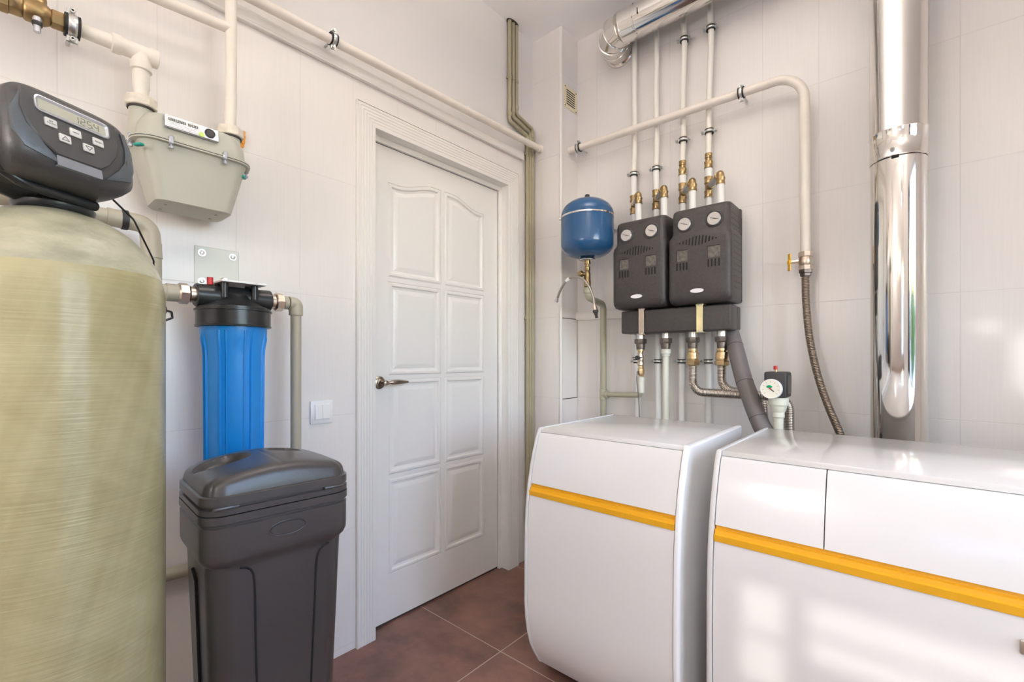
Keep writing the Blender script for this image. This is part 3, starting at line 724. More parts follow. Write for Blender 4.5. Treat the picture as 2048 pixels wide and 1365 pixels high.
# pipe on its right, elbow and drop
ex, ey = FX, 0.668
t = thing('water_pipe', 'beige plastic elbow and pipe dropping beside the blue filter', 'pipe', (ex, ey, 1.0))
g = G().lathe((ex, FY + 0.136, 1.314), (0, 1, 0), [(0.016, 0), (0.021, 0.002), (0.021, 0.018), (0.016, 0.019)], 24)
part('pipe_socket', g, 'ppr', t)
g = G().tube([(ex, ey - 0.024, 1.314), (ex, ey, 1.314), (ex, ey, 1.276)], 0.0215, 24, 0.022, 10)
part('pipe_elbow', g, 'ppr', t)
part('pipe_run', G().cyl((ex, ey, 1.285), (ex, ey, 0.30), 0.0165, seg=24), 'ppr', t)
t = thing('water_pipe', 'grey plastic pipe standing on the wall behind the tank neck', 'pipe', (0.03, 0.14, 1.2))
part('pipe_run', G().cyl((0.03, 0.165, 0.0), (0.03, 0.165, 1.512), 0.0085, seg=16), 'plastic_white', t)
# low pipe along the wall between tank and brine cabinet
t = thing('water_pipe', 'beige water pipe low on the wall between tank and black brine cabinet', 'pipe', (0.04, 0.34, 0.51))
part('pipe_run', G().cyl((0.035, 0.0, 0.522), (0.035, 0.66, 0.505), 0.019, seg=20), 'ppr', t)
g = G().lathe((0.12, 0.300, 1.266), (0, 1, 0), [(0.010, 0), (0.014, 0.003), (0.014, 0.020), (0.009, 0.024)], 20)
g.tube([(0.12, 0.320, 1.266), (0.12, 0.336, 1.262), (0.12, 0.338, 1.246), (0.12, 0.318, 1.236)], 0.003, 8, step=0.003)
tag(part('plug_connector', g, 'black_matt', loc=(0.12, 0.300, 1.266)), 'small black plug connector with wire loop peeking past the tank edge', 'connector')

# ------------------------------------------------------------------ softener tank and control head
TX, TY, TR = 0.438, 0.086, 0.1665
t = thing('water_softener', 'tall yellow-green fibreglass water softener tank with black control head', 'water softener', (TX, TY, 0))
dm = [(TR, 1.245)]
for k in range(1, 17):
    a = k / 16 * PI / 2; dm.append((max(0.04, TR * math.cos(a) ** 0.92), 1.245 + 0.166 * math.sin(a)))
dmb = dm[:4]; dmt = dm[3:]
g = G().lathe((TX, TY, 0.035), (0, 0, 1), [(0.12, 0), (0.150, 0.008), (0.162, 0.03), (TR, 0.06), (TR, 1.200)] + [(r_, z_ - 0.035) for r_, z_ in dmb], 96)
part('tank_body', g, 'tank', t)
g = G().lathe((TX, TY, 0), (0, 0, 1), dmt, 96)
part('tank_dome', g, 'dome', t)
part('tank_foot', G().lathe((TX, TY, 0), (0, 0, 1), [(0.158, 0), (0.160, 0.02), (0.158, 0.06), (0.14, 0.064)], 48), 'black_matt', t)
part('tank_neck', G().lathe((TX, TY, 1.402), (0, 0, 1), [(0.050, 0), (0.055, 0.004), (0.058, 0.010), (0.058, 0.015), (0.048, 0.020), (0.044, 0.04)], 40), 'black', t)
# head frame: e = rightwards along its face, nrm = out of the face, tilted back a little
he = V((-0.454, 0.891, 0)); hn0 = V((0.891, 0.454, 0)); tilt = math.radians(10)
hn = (hn0 * math.cos(tilt) + V((0, 0, 1)) * math.sin(tilt)).normalized(); hu = hn.cross(he).normalized()
if hu.z < 0: hu = -hu
HC = V((TX, TY, 0)) + hn0 * 0.085 + he * (-0.0295) + V((0, 0, 1.512))
HW, HH = 0.0945, 0.075
def hd(u, v, w): return HC + he * u + hu * v + hn * w
def sring(w, hw, hh, exp=4.6, n=48, dv=0.0, du=0.0):
    out = []
    for k in range(n):
        a = 2 * PI * k / n; c, s_ = math.cos(a), math.sin(a)
        u = hw * math.copysign(abs(c) ** (2 / exp), c); v = hh * math.copysign(abs(s_) ** (2 / exp), s_)
        out.append(hd(u + du, v + dv, w))
    return out
g = G().loft([sring(-0.095, 0.080, 0.060), sring(-0.09, 0.090, 0.070), sring(-0.03, 0.0945, 0.075), sring(-0.004, HW, 0.0755), sring(0.012, 0.095, 0.072), sring(0.022, 0.086, 0.062), sring(0.026, 0.076, 0.052)])
head = part('control_head', g, 'head', t, smooth=50)
# darker rear valve body and drive bracket
g = G().loft([sring(-0.10, 0.060, 0.066, du=-0.062, dv=0.004), sring(-0.096, 0.066, 0.072, du=-0.062, dv=0.004), sring(-0.035, 0.066, 0.072, du=-0.062, dv=0.004), sring(-0.03, 0.062, 0.068, du=-0.062, dv=0.004)])
g.loft([sring(-0.16, 0.060, 0.050, du=-0.03, dv=0.01), sring(-0.155, 0.070, 0.060, du=-0.03, dv=0.01), sring(-0.085, 0.075, 0.062, du=-0.02, dv=0.006)])
g.cyl(V((TX, TY, 1.40)), V((TX, TY, 1.47)), 0.045, seg=32)
g.tube([V((TX, TY, 1.43)) - he * 0.02, V((TX, TY, 1.452)) - he * 0.11, V((TX, TY, 1.458)) - he * 0.20], 0.026, 20, step=0.02)
g.tube([hd(-0.085, -0.05, -0.05), hd(-0.05, -0.078, -0.04), hd(0.02, -0.082, -0.04), hd(0.07, -0.079, -0.05)], 0.009, 10, step=0.01)
part('valve_body', g, 'black', t)
# blue-grey wings either side of the central shield
def wing(sg):
    pts = [(0.036, -0.058), (0.080, -0.045), (0.0905, -0.020), (0.091, 0.015), (0.078, 0.048), (0.070, 0.046), (0.076, 0.020), (0.072, -0.012), (0.058, -0.034)]
    pts = [(sg * a, b_) for a, b_ in pts]
    def hgt(a, b_): return 0.0135 + 0.0115 * max(0, 1 - max(abs(a) / 0.098, abs(b_) / 0.076) ** 5)
    bot = [hd(a, b_, 0.010) for a, b_ in pts]; top = [hd(a, b_, hgt(a, b_) + 0.0045) for a, b_ in pts]; top2 = [hd(a * 0.985, b_ * 0.97, hgt(a, b_) + 0.0055) for a, b_ in pts]; bot = [bot, top]; top = top2
    return G().loft(bot + [top])
for sg in (-1, 1): part('side_wing', wing(sg), 'head2', head)
shp = [(-0.078, 0.054), (0.060, 0.054), (0.063, 0.022), (0.057, -0.006), (0.042, -0.030), (0.026, -0.044), (-0.040, -0.044), (-0.058, -0.030), (-0.076, -0.006), (-0.082, 0.020)]
g = G().loft([[hd(a, c, 0.015) for a, c in shp], [hd(a, c, 0.0285) for a, c in shp], [hd(a * 0.97, c * 0.96, 0.0302) for a, c in shp]])
part('front_shield', g, 'head', head)
W0 = 0.030
def rrect(u0, u1, v0, v1, r, w, n=5):
    pts = []
    for (cx, cy, a0) in ((u1 - r, v1 - r, 0), (u0 + r, v1 - r, 90), (u0 + r, v0 + r, 180), (u1 - r, v0 + r, 270)):
        for k in range(n + 1):
            a = math.radians(a0 + 90 * k / n); pts.append(hd(cx + r * math.cos(a), cy + r * math.sin(a), w))
    return pts
a_, b_, c_, d_ = -0.065, 0.046, 0.020, 0.048
g = G().loft([rrect(a_, b_, c_, d_, 0.008, W0 - 0.003), rrect(a_, b_, c_, d_, 0.008, W0 + 0.003), rrect(a_ + 0.002, b_ - 0.002, c_ + 0.002, d_ - 0.002, 0.007, W0 + 0.0035), rrect(a_ + 0.006, b_ - 0.006, c_ + 0.006, d_ - 0.006, 0.002, W0 + 0.0008)], cap=False)
part('display_bezel', g, 'silver', head)
scr = part('display_screen', G().loft([rrect(a_ + 0.005, b_ - 0.005, c_ + 0.005, d_ - 0.005, 0.001, W0 - 0.002), rrect(a_ + 0.005, b_ - 0.005, c_ + 0.005, d_ - 0.005, 0.001, W0 + 0.001)]), 'lcd', head)
# seven segment digits 12:54
segs = {'1': 'bc', '2': 'abged', '5': 'afgcd', '4': 'fgbc'}
g = G()
sh = {'a': (0, 1, 'h'), 'g': (0, 0, 'h'), 'd': (0, -1, 'h'), 'f': (-1, .5, 'v'), 'b': (1, .5, 'v'), 'e': (-1, -.5, 'v'), 'c': (1, -.5, 'v')}
for k, ch in enumerate('1254'):
    cu = -0.006 + k * 0.0105
    for s_ in segs[ch]:
        sx, sy, o_ = sh[s_]
        c = hd(cu + sx * 0.0033, 0.0335 + sy * 0.0060, W0 + 0.0012)
        g.obox(c, he, hu, hn, 0.0052 if o_ == 'h' else 0.0009, 0.0009 if o_ == 'h' else 0.0050, 0.0004)
part('display_digits', g, 'ink', head)
for (u, v, txt) in ((-0.045, 0.007, 'SET\nCLOCK'), (-0.010, 0.006, 'NEXT'), (0.025, 0.006, 'REGEN'), (-0.027, -0.012, '^'), (0.008, -0.013, 'v')):
    g = G().loft([rrect(u - 0.0085, u + 0.0085, v - 0.0070, v + 0.0070, 0.0018, W0 - 0.002), rrect(u - 0.0085, u + 0.0085, v - 0.0070, v + 0.0070, 0.0018, W0 + 0.0022), rrect(u - 0.0078, u + 0.0078, v - 0.0063, v + 0.0063, 0.0015, W0 + 0.0028)])
    bt = part('button', g, 'button', head)
    if txt in '^v':
        s2 = 1 if txt == '^' else -1
        tri = [(-0.0052, -0.003 * s2), (0.0052, -0.003 * s2), (0, 0.0036 * s2)]
        gg = G()
        for i in range(3):
            p, q = tri[i], tri[(i + 1) % 3]; A = hd(u + p[0], v + p[1], W0 + 0.003); B = hd(u + q[0], v + q[1], W0 + 0.003)
            gg.cyl(A, B, 0.0005, seg=6)
    else:
        gg = text_mesh(txt, 0.0038, hd(u, v, W0 + 0.0029), he, hu, 0.0002)
    part('button_print', gg, 'ink', bt)
g = G().loft([rrect(-0.041, 0.027, -0.0625, -0.0445, 0.001, 0.012), rrect(-0.041, 0.027, -0.062, -0.045, 0.001, 0.0290)])
part('chrome_strip', g, 'chrome', head)
# sensor cable
tag(part('sensor_cable', G().tube([hd(0.080, -0.060, -0.03), V((0.420, 0.205, 1.425)), V((0.300, 0.262, 1.365)), V((0.22, 0.27, 1.20))], 0.0019, 8, step=0.01), 'rubber', loc=hd(0.085, -0.060, -0.03)),
    'thin black cable hanging from the softener control head behind the tank', 'cable')

# ------------------------------------------------------------------ brine cabinet
brz = math.radians(-3.5)
t = thing('brine_tank', 'black plastic brine cabinet with domed lid beside the blue filter', 'brine tank', (0.440, 0.458, 0), brz)
# local frame: x out of wall (front face at +x), y along the wall
def rr(x0, x1, y0, y1, r, z, n=7):
    pts = []
    for (cx, cy, a0) in ((x1 - r, y1 - r, 0), (x0 + r, y1 - r, 90), (x0 + r, y0 + r, 180), (x1 - r, y0 + r, 270)):
        for k in range(n + 1):
            a = math.radians(a0 + 90 * k / n); pts.append(V((cx + r * math.cos(a), cy + r * math.sin(a), z)))
    return pts
BX, BY = 0.138, 0.161
def br_(s_, z, r=0.046, n=8): return rr(-BX + s_, BX - s_, -BY + s_, BY - s_, r, z, n)
g = G().loft([br_(0.040, 0.0), br_(0.036, 0.015), br_(0.014, 0.680), br_(0.013, 0.690), br_(0.006, 0.699), br_(0.002, 0.710), br_(0.0015, 0.725), br_(0.0015, 0.778), br_(0.004, 0.780), br_(0.004, 0.785), br_(0.0, 0.787), br_(0.0, 0.8035), br_(0.008, 0.8038)])
part('tank_body', g, 'brine', t, local=True, smooth=35)
# moulded grooves on the front face: two long panel lines rising to a curve
def brw(x, y, z): return V((x, y, z))
def face_x(z): return BX - 0.036 + (0.036 - 0.013) * (z - 0.015) / 0.66
def groove(pts, r=0.0028): return G().tube([V((face_x(z) + 0.0004, y, z)) for y, z in pts], r, 8, step=0.012)
def arc_line(y, sg):
    P = [(y + sg * 0.028, 0.684), (y + sg * 0.012, 0.678), (y, 0.652)]
    return smooth_path([V((0, a, c)) for a, c in P] + [V((0, y - sg * 0.004 * k, 0.652 - 0.12 * k)) for k in range(1, 6)], 6)
for yy, sg in ((-0.062, -1), (0.075, 1)):
    pl_ = arc_line(yy, sg)
    part('moulded_groove', groove([(p.y, p.z) for p in pl_], 0.0022), 'slot', t, local=True)
def face_y(z): return -BY + 0.036 - (0.036 - 0.013) * (z - 0.015) / 0.66
P = [V((xx, face_y(zz) - 0.0004, zz)) for xx, zz in ((-0.02, 0.655), (0.006, 0.640), (0.010, 0.61), (0.006, 0.35), (0.0, 0.05))]
part('moulded_groove', G().tube(smooth_path(P, 6), 0.0035, 8), 'slot', t, local=True)
g = G(); el = [V((BX - 0.001, 0.004 + 0.040 * math.cos(2 * PI * k / 40), 0.751 + 0.0165 * math.sin(2 * PI * k / 40))) for k in range(41)]
g.tube(el, 0.0012, 8); g.loft([[V((BX - 0.003, 0.004 + 0.037 * math.cos(2 * PI * k / 40), 0.751 + 0.0145 * math.sin(2 * PI * k / 40))) for k in range(40)], [V((BX - 0.0002, 0.004 + 0.036 * math.cos(2 * PI * k / 40), 0.751 + 0.0135 * math.sin(2 * PI * k / 40))) for k in range(40)]])
part('oval_emblem', g, 'brine', t, local=True)
# lid: skirt, then a top crowned along y with two scooped hand holds
NX, NY = 40, 50
Zs = 0.845
g = G().loft([br_(0.003, 0.8045), br_(0.0005, 0.806), br_(0.0005, 0.8175), br_(0.006, 0.819), br_(0.006, 0.824), br_(0.0008, 0.8255), br_(0.001, Zs - 0.002), br_(0.0035, Zs), br_(0.008, Zs + 0.0005)], cap=True)
lid = part('lid', g, 'brine', t, local=True, smooth=35)
def lid_h(x, y):
    ex = 1 - (abs(x) / (BX - 0.006)) ** 7; ey = 1 - (abs(y) / (BY - 0.006)) ** 9
    base = 0.022 + 0.030 * math.cos(y / BY * PI / 2 * 0.92) - 0.004 * abs(x) / BX
    z = base * max(0, ex) ** 0.28 * max(0, ey) ** 0.28
    return z
def scoop(x, y):
    # two recesses toward the back half of the crown
    d = 0
    for (cx, cy, sx, sy, dp) in ((-0.030, -0.085, 0.050, 0.060, 0.026), (-0.050, 0.060, 0.032, 0.042, 0.018)):
        q = ((x - cx) / sx) ** 2 + ((y - cy) / sy) ** 2
        if q < 1.15: d = max(d, dp * (1 - min(1, q) ** 3) if q < 1 else 0)
    return d
vs = []; fs = []
for i in range(NX * 2 + 1):
    for j in range(NY * 2 + 1):
        u = -1 + i / NX; v = -1 + j / NY
        # map square to rounded rectangle
        x = u * (BX - 0.007); y = v * (BY - 0.007)
        rc = 0.040; ax_, ay_ = abs(x), abs(y); qx = ax_ - (BX - 0.007 - rc); qy = ay_ - (BY - 0.007 - rc)
        edge = 1.0
        if qx > 0 and qy > 0:
            m_ = max(qx, qy); l_ = math.hypot(qx, qy); s_ = m_ / l_ if l_ > 0 else 1
            x = math.copysign(BX - 0.007 - rc + qx * s_, x); y = math.copysign(BY - 0.007 - rc + qy * s_, y)
        mm = max(abs(u), abs(v)); 
        base = 0.026 + 0.029 * math.cos(y / BY * PI / 2 * 0.97)
        ex_ = max(0, 1 - abs(u) ** 15) ** 0.5; ey_ = max(0, 1 - abs(v) ** 18) ** 0.5
        z = Zs + base * ex_ * ey_ * (1 - 0.10 * u * u) - scoop(x, y)
        if abs(y) < 0.0035: z -= 0.0008 * ex_
        vs.append((x, y, z))
W_ = NY * 2 + 1
for i in range(NX * 2):
    for j in range(NY * 2): fs.append([i * W_ + j, (i + 1) * W_ + j, (i + 1) * W_ + j + 1, i * W_ + j + 1])
part('lid_crown', G().add(vs, fs), 'brine', lid, local=True, smooth=50)
for yy, s1 in ((-0.118, 1), (0.112, 1)):
    g = G().obox((BX - 0.0015, yy, 0.8215), (1, 0, 0), (0, 1, 0), (0, 0, 1), 0.008, 0.050, 0.008, 0.0035, 2)
    part('latch', g, 'brine', lid, local=True)

# ------------------------------------------------------------------ boilers
BP = [(1.331, 0.8845), (1.312, 0.850), (1.296, 0.807), (1.279, 0.75), (1.266, 0.69), (1.256, 0.62), (1.251, 0.548), (1.249, 0.45), (1.248, 0.285), (1.252, 0.225), (1.262, 0.17), (1.276, 0.12), (1.294, 0.085), (1.325, 0.035), (1.345, 0.022)]
BB = 1.868
def yprof(z):
    for (ya, za), (yb_, zb) in zip(BP, BP[1:]):
        if zb <= z <= za: return yb_ + (ya - yb_) * (z - zb) / (za - zb)
    return BP[-1][0]
def slab(g, x0, x1, z0, z1, inset=0.0, thick=0.016):
    zs = sorted({z0, z1} | {z for _, z in BP if z0 < z < z1}, reverse=True)
    front = [(yprof(z) + inset, z) for z in zs]; back = [(yprof(z) + inset + thick, z) for z in reversed(zs)]
    return g.prism(front + back, 'x', x0, x1)
def boiler(label, x0, x1, seam=None, badge=None):
    t = thing('boiler', label, 'boiler', ((x0 + x1) / 2, 1.56, 0), group=None)
    sd = 0.016
    for k, (a, b2) in enumerate(((x0, x0 + sd), (x1 - sd, x1))):
        poly = [(y, z) for y, z in BP] + [(BB, 0.022), (BB, 0.8845)]
        bmm = bmesh.new()
        va = [bmm.verts.new((a, y, z)) for y, z in poly]; vb = [bmm.verts.new((b2, y, z)) for y, z in poly]
        bmm.faces.new(va[::-1]); bmm.faces.new(vb)
        for i in range(len(poly)):
            j = (i + 1) % len(poly); bmm.faces.new([va[i], va[j], vb[j], vb[i]])
        bmesh.ops.recalc_face_normals(bmm, faces=bmm.faces[:])
        oute = [e for e in bmm.edges if all(abs(v.co.x - (x0 if k == 0 else x1)) < 1e-6 for v in e.verts)]
        bmesh.ops.bevel(bmm, geom=oute, offset=0.011, segments=4, profile=0.5, affect='EDGES')
        bmm2 = G().bm(bmm)
        part('side_panel', bmm2, 'boiler_side', t, smooth=32)
    xi0, xi1 = x0 + sd + 0.0025, x1 - sd - 0.0025
    part('top_panel', G().box(xi0 - 0.001, xi1 + 0.001, 1.3305, BB, 0.868, 0.8822, 0.0015, 2), 'boiler', t)
    edges = [xi0, xi1] if seam is None else [xi0, seam, xi1]
    for a, b2 in zip(edges, edges[1:]):
        part('upper_front_panel', slab(G(), a + (0.0012 if a != xi0 else 0), b2 - (0.0012 if b2 != xi1 else 0), 0.6952, 0.8672, 0.0025), 'boiler', t, smooth=25)
    part('lower_front_panel', slab(G(), xi0, xi1, 0.030, 0.654, 0.0025), 'boiler', t, smooth=25)
    yz = yprof(0.675)
    poly = [(yz - 0.004, 0.6555), (yz - 0.005, 0.672), (yz + 0.003, 0.6735), (yz + 0.004, 0.683), (yz + 0.012, 0.6845), (yz + 0.013, 0.6935), (yz + 0.024, 0.6945), (yz + 0.024, 0.6555)]
    part('handle_strip', G().prism(poly, 'x', xi0, xi1), 'yellow', t, smooth=20)
    g = slab(G().box(x0 + 0.012, x1 - 0.012, 1.39, BB - 0.004, 0.03, 0.866), x0 + 0.014, x1 - 0.014, 0.035, 0.866, 0.0195, 0.03)
    part('dark_gap_core', g, 'dark_gap', t)  # kept dark so gaps between the front panels read as shade
    part('back_panel', G().box(x0 + 0.012, x1 - 0.012, BB - 0.0035, BB, 0.03, 0.867), 'boiler_side', t)
    for xx in (x0 + 0.06, x1 - 0.06):
        for yy in (1.40, 1.80): part('foot', G().cyl((xx, yy, 0), (xx, yy, 0.03), 0.022, seg=20), 'black_matt', t)
    return t
boiler('white boiler cabinet with amber handle strip, the narrower one nearer the door', 0.612, 1.166)
b2 = boiler('white boiler cabinet with split upper front and a metal badge, under the steel flue', 1.236, 2.14, seam=1.494)
# moulded badge on the lower panel of the wide one
g = G().obox((1.845, yprof(0.604) + 0.0005, 0.603), (1, 0, 0), (0, 1, 0), (0, 0, 1), 0.095, 0.006, 0.026, 0.002, 2)
bd = part('badge', g, 'badge', b2)
g = G()
for k in range(3):
    g.obox((1.808 + 0.010 * k, yprof(0.604) - 0.0028, 0.603), (1, 0, 0), (0, 1, 0), (0.22 if k == 1 else 0.0, 0, 1), 0.0028, 0.0015, 0.017)
part('badge_relief', g, 'silver', bd)

# ------------------------------------------------------------------ flue
fx, fy, fr = 1.609, 2.072, 0.0775
t = thing('flue_pipe', 'polished stainless steel flue rising behind the wide boiler, crossing under the ceiling', 'flue', (fx, fy, 0.3))
zT = 2.775; hyy = 2.080
g = G().lathe((fx, fy, 0.30), (0, 0, 1), [(fr - 0.003, 0), (fr - 0.003, 0.50), (fr - 0.001, 0.505), (fr - 0.001, 1.51)], 72)
part('lower_pipe', g, 'mirror_steel', t)
g = G().lathe((fx, fy, 1.812), (0, 0, 1), [(fr, 0), (fr + 0.0022, 0.002), (fr + 0.0022, 0.006), (fr + 0.0012, 0.008), (fr + 0.0012, 0.090), (fr + 0.003, 0.093), (fr + 0.003, 0.097), (fr + 0.0012, 0.100), (fr + 0.0012, 0.90)], 72)
part('upper_pipe', g, 'mirror_steel', t)
part('joint_slot', G().obox((fx - 0.006, fy - fr - 0.0005, 1.808), (1, 0, 0), (0, 1, 0), (0, 0, 1), 0.020, 0.006, 0.005), 'slot', t)
g = G().lathe((fx, fy, 0.8), (0, 0, 1), [(fr - 0.002, 0), (fr + 0.003, 0.003), (fr + 0.003, 0.055), (fr - 0.001, 0.058)], 72)
part('base_collar', g, 'mirror_steel', t)
g = G().tube([(fx, fy, zT - 0.10), (fx, fy, zT), (fx - 0.12, hyy, zT)], fr - 0.001, 48, 0.09, 4)
part('elbow', g, 'mirror_steel', t, smooth=15)
g = G().lathe((fx - 0.10, hyy, zT), (-1, 0, 0), [(0.0735, 0), (0.0735, 0.862), (0.0765, 0.864), (0.0765, 0.870), (0.0745, 0.872), (0.0745, 0.935), (0.0765, 0.937), (0.0765, 0.941), (0.0735, 0.943)], 64)
part('horizontal_pipe', g, 'mirror_steel', t)
# lobster-back elbow turning into the back wall, segments with rolled seams
ec = V((0.47, YB - 0.0, zT)); xe = fx - 0.10 - 0.943
R_ = 0.115; cpt = V((xe, hyy + R_ * 0.9, zT))
pts = [V((xe, hyy, zT))]
ang = [0, 30, 60, 90]
cen = V((xe, hyy + 0.092, zT))
for a in ang[1:]:
    a = math.radians(a); pts.append(cen + V((-math.sin(a) * 0.092, -math.cos(a) * 0.092, 0)))
pts.append(V((pts[-1].x, YB, zT)))
g = G().tube(pts, 0.0738, 48)
part('elbow', g, 'mirror_steel', t, smooth=12)
g = G()
for i in (0, 1, 2, 3):
    d = (pts[min(i + 1, 4)] - pts[max(i - 1, 0)]).normalized()
    rk = 0.0765 if i in (0, 3) else 0.079
    g.lathe(pts[i] - d * 0.002, d, [(rk - 0.003, 0), (rk, 0.001), (rk, 0.003), (rk - 0.003, 0.004)], 48)
g.lathe((pts[-1].x, YB - 0.008, zT), (0, 1, 0), [(0.074, 0), (0.083, 0.001), (0.085, 0.0075)], 48)
part('seam_ring', g, 'mirror_steel', t)
part('seam_slot', G().obox((0.675, hyy - 0.0735, zT - 0.010), (1, 0, 0), (0, 1, 0.0), (0, 0, 1), 0.004, 0.003, 0.028), 'slot', t)
g = G().box(0.660, 0.760, hyy - 0.015, hyy + 0.015, zT + 0.072, zT + 0.084).box(0.700, 0.722, hyy - 0.012, hyy + 0.012, zT + 0.08, ZC).box(0.685, 0.737, hyy - 0.02, hyy + 0.02, ZC - 0.006, ZC)
part('hanger_bracket', g, 'iron', t)

# ------------------------------------------------------------------ vent grille on the duct
t = thing('vent_grille', 'small ivory slotted vent grille high on the boxed corner duct', 'vent', (XC, 2.155, 2.588))
gy0, gy1, gz0, gz1 = 2.094, 2.222, 2.527, 2.652
part('grille_plate', G().box(XC, XC + 0.003, gy0, gy1, gz0, gz1, 0.001, 1), 'grille', t)
g = G()
for k in range(7):
    zz = gz0 + 0.026 + k * 0.0125; g.obox((XC + 0.0032, (gy0 + gy1) / 2, zz), (0, 1, 0), (0, 0, 1), (1, 0, 0), 0.082, 0.0056, 0.0008, 0.0)
part('slots', g, 'slot', t)
for (yy, zz) in ((gy0 + 0.01, gz0 + 0.01), (gy1 - 0.01, gz0 + 0.01), (gy0 + 0.01, gz1 - 0.01), (gy1 - 0.01, gz1 - 0.01)):
    part('screw', G().lathe((XC + 0.003, yy, zz), (1, 0, 0), [(0.004, 0), (0.003, 0.0015)], 12), 'black_matt', t)

# ------------------------------------------------------------------ gas pipe on back wall
gy = 2.148
t = thing('gas_pipe', 'cream gas pipe sloping across the back wall and bending down to the yellow-handled valve', 'pipe', (1.319, gy, 1.55))
part('pipe_run', G().tube([(XC - 0.01, gy, 2.2975), (1.3215, gy, 2.2795), (1.3255, gy, 1.558)], 0.0182, 20, 0.11, 14), 'cream', t)
for xx in (0.262, 1.089):
    clamp(t, (xx, gy, 2.2975 - (xx - 0.189) * 0.0159), (1, 0, -0.016), 0.0182, (0, 0, 1), (0, 1, 0), 0.018, 0.062)
g = G().lathe((1.3255, gy, 1.561), (0, 0, -1), [(0.019, 0), (0.0255, 0.002), (0.0255, 0.020), (0.022, 0.022), (0.0235, 0.032), (0.0235, 0.048), (0.022, 0.054), (0.0255, 0.056), (0.0255, 0.072), (0.018, 0.074)], 8)
g.lathe((1.3255, gy, 1.539), (0, 0, -1), [(0.022, 0), (0.0245, 0.008), (0.0245, 0.024), (0.022, 0.032)], 24)
vb = part('valve_body', g, 'nickel', t)
part('valve_stem', G().lathe((1.3025, gy - 0.004, 1.524), (-1, -0.15, 0), [(0.010, 0), (0.010, 0.010), (0.0065, 0.011), (0.0065, 0.026)], 8), 'nickel', vb)
g = G(); hp = [(0.010, -0.034), (0.010, -0.012), (0.004, -0.008), (0.004, 0.008), (0.010, 0.012), (0.010, 0.034), (-0.010, 0.034), (-0.010, 0.012), (-0.004, 0.006), (-0.004, -0.006), (-0.010, -0.012), (-0.010, -0.034)]
Xh, Nh = V((0.55, -0.83, 0)).normalized(), V((-0.83, -0.55, 0)).normalized()
hc = V((1.2715, gy - 0.012, 1.524))
g.loft([[hc + Xh * a + V((0, 0, b_)) - Nh * 0.002 for a, b_ in hp], [hc + Xh * a + V((0, 0, b_)) + Nh * 0.002 for a, b_ in hp]])
g.lathe(hc - Nh * 0.003, Nh, [(0.010, 0), (0.010, 0.008), (0.007, 0.009)], 12)
part('valve_handle', g, 'yellow_h', vb)
# corrugated hose from valve to boiler
P = smooth_path([(1.3255, gy, 1.484), (1.325, gy, 1.435), (1.3285, gy - 0.002, 1.337), (1.340, gy - 0.008, 1.218), (1.366, gy - 0.02, 1.081), (1.402, gy - 0.04, 0.963), (1.443, gy - 0.072, 0.863), (1.472, gy - 0.11, 0.785)], 14)
t = thing('gas_hose', 'dark corrugated steel gas hose curving from the yellow-handled valve behind the boiler', 'hose', (1.32, gy, 1.49))
part('hose_body', G().tube(P, 0.0125, 16, step=0.00124, rf=lambda L: 0.0115 + 0.0026 * (abs(math.sin(L * PI / 0.0062)) ** 0.7)), 'steel_dark', t)
part('hose_nut', G().lathe((1.3255, gy, 1.490), (0, 0, -1), [(0.022, 0), (0.024, 0.002), (0.024, 0.014), (0.020, 0.016), (0.020, 0.026), (0.015, 0.028)], 6), 'iron', t)

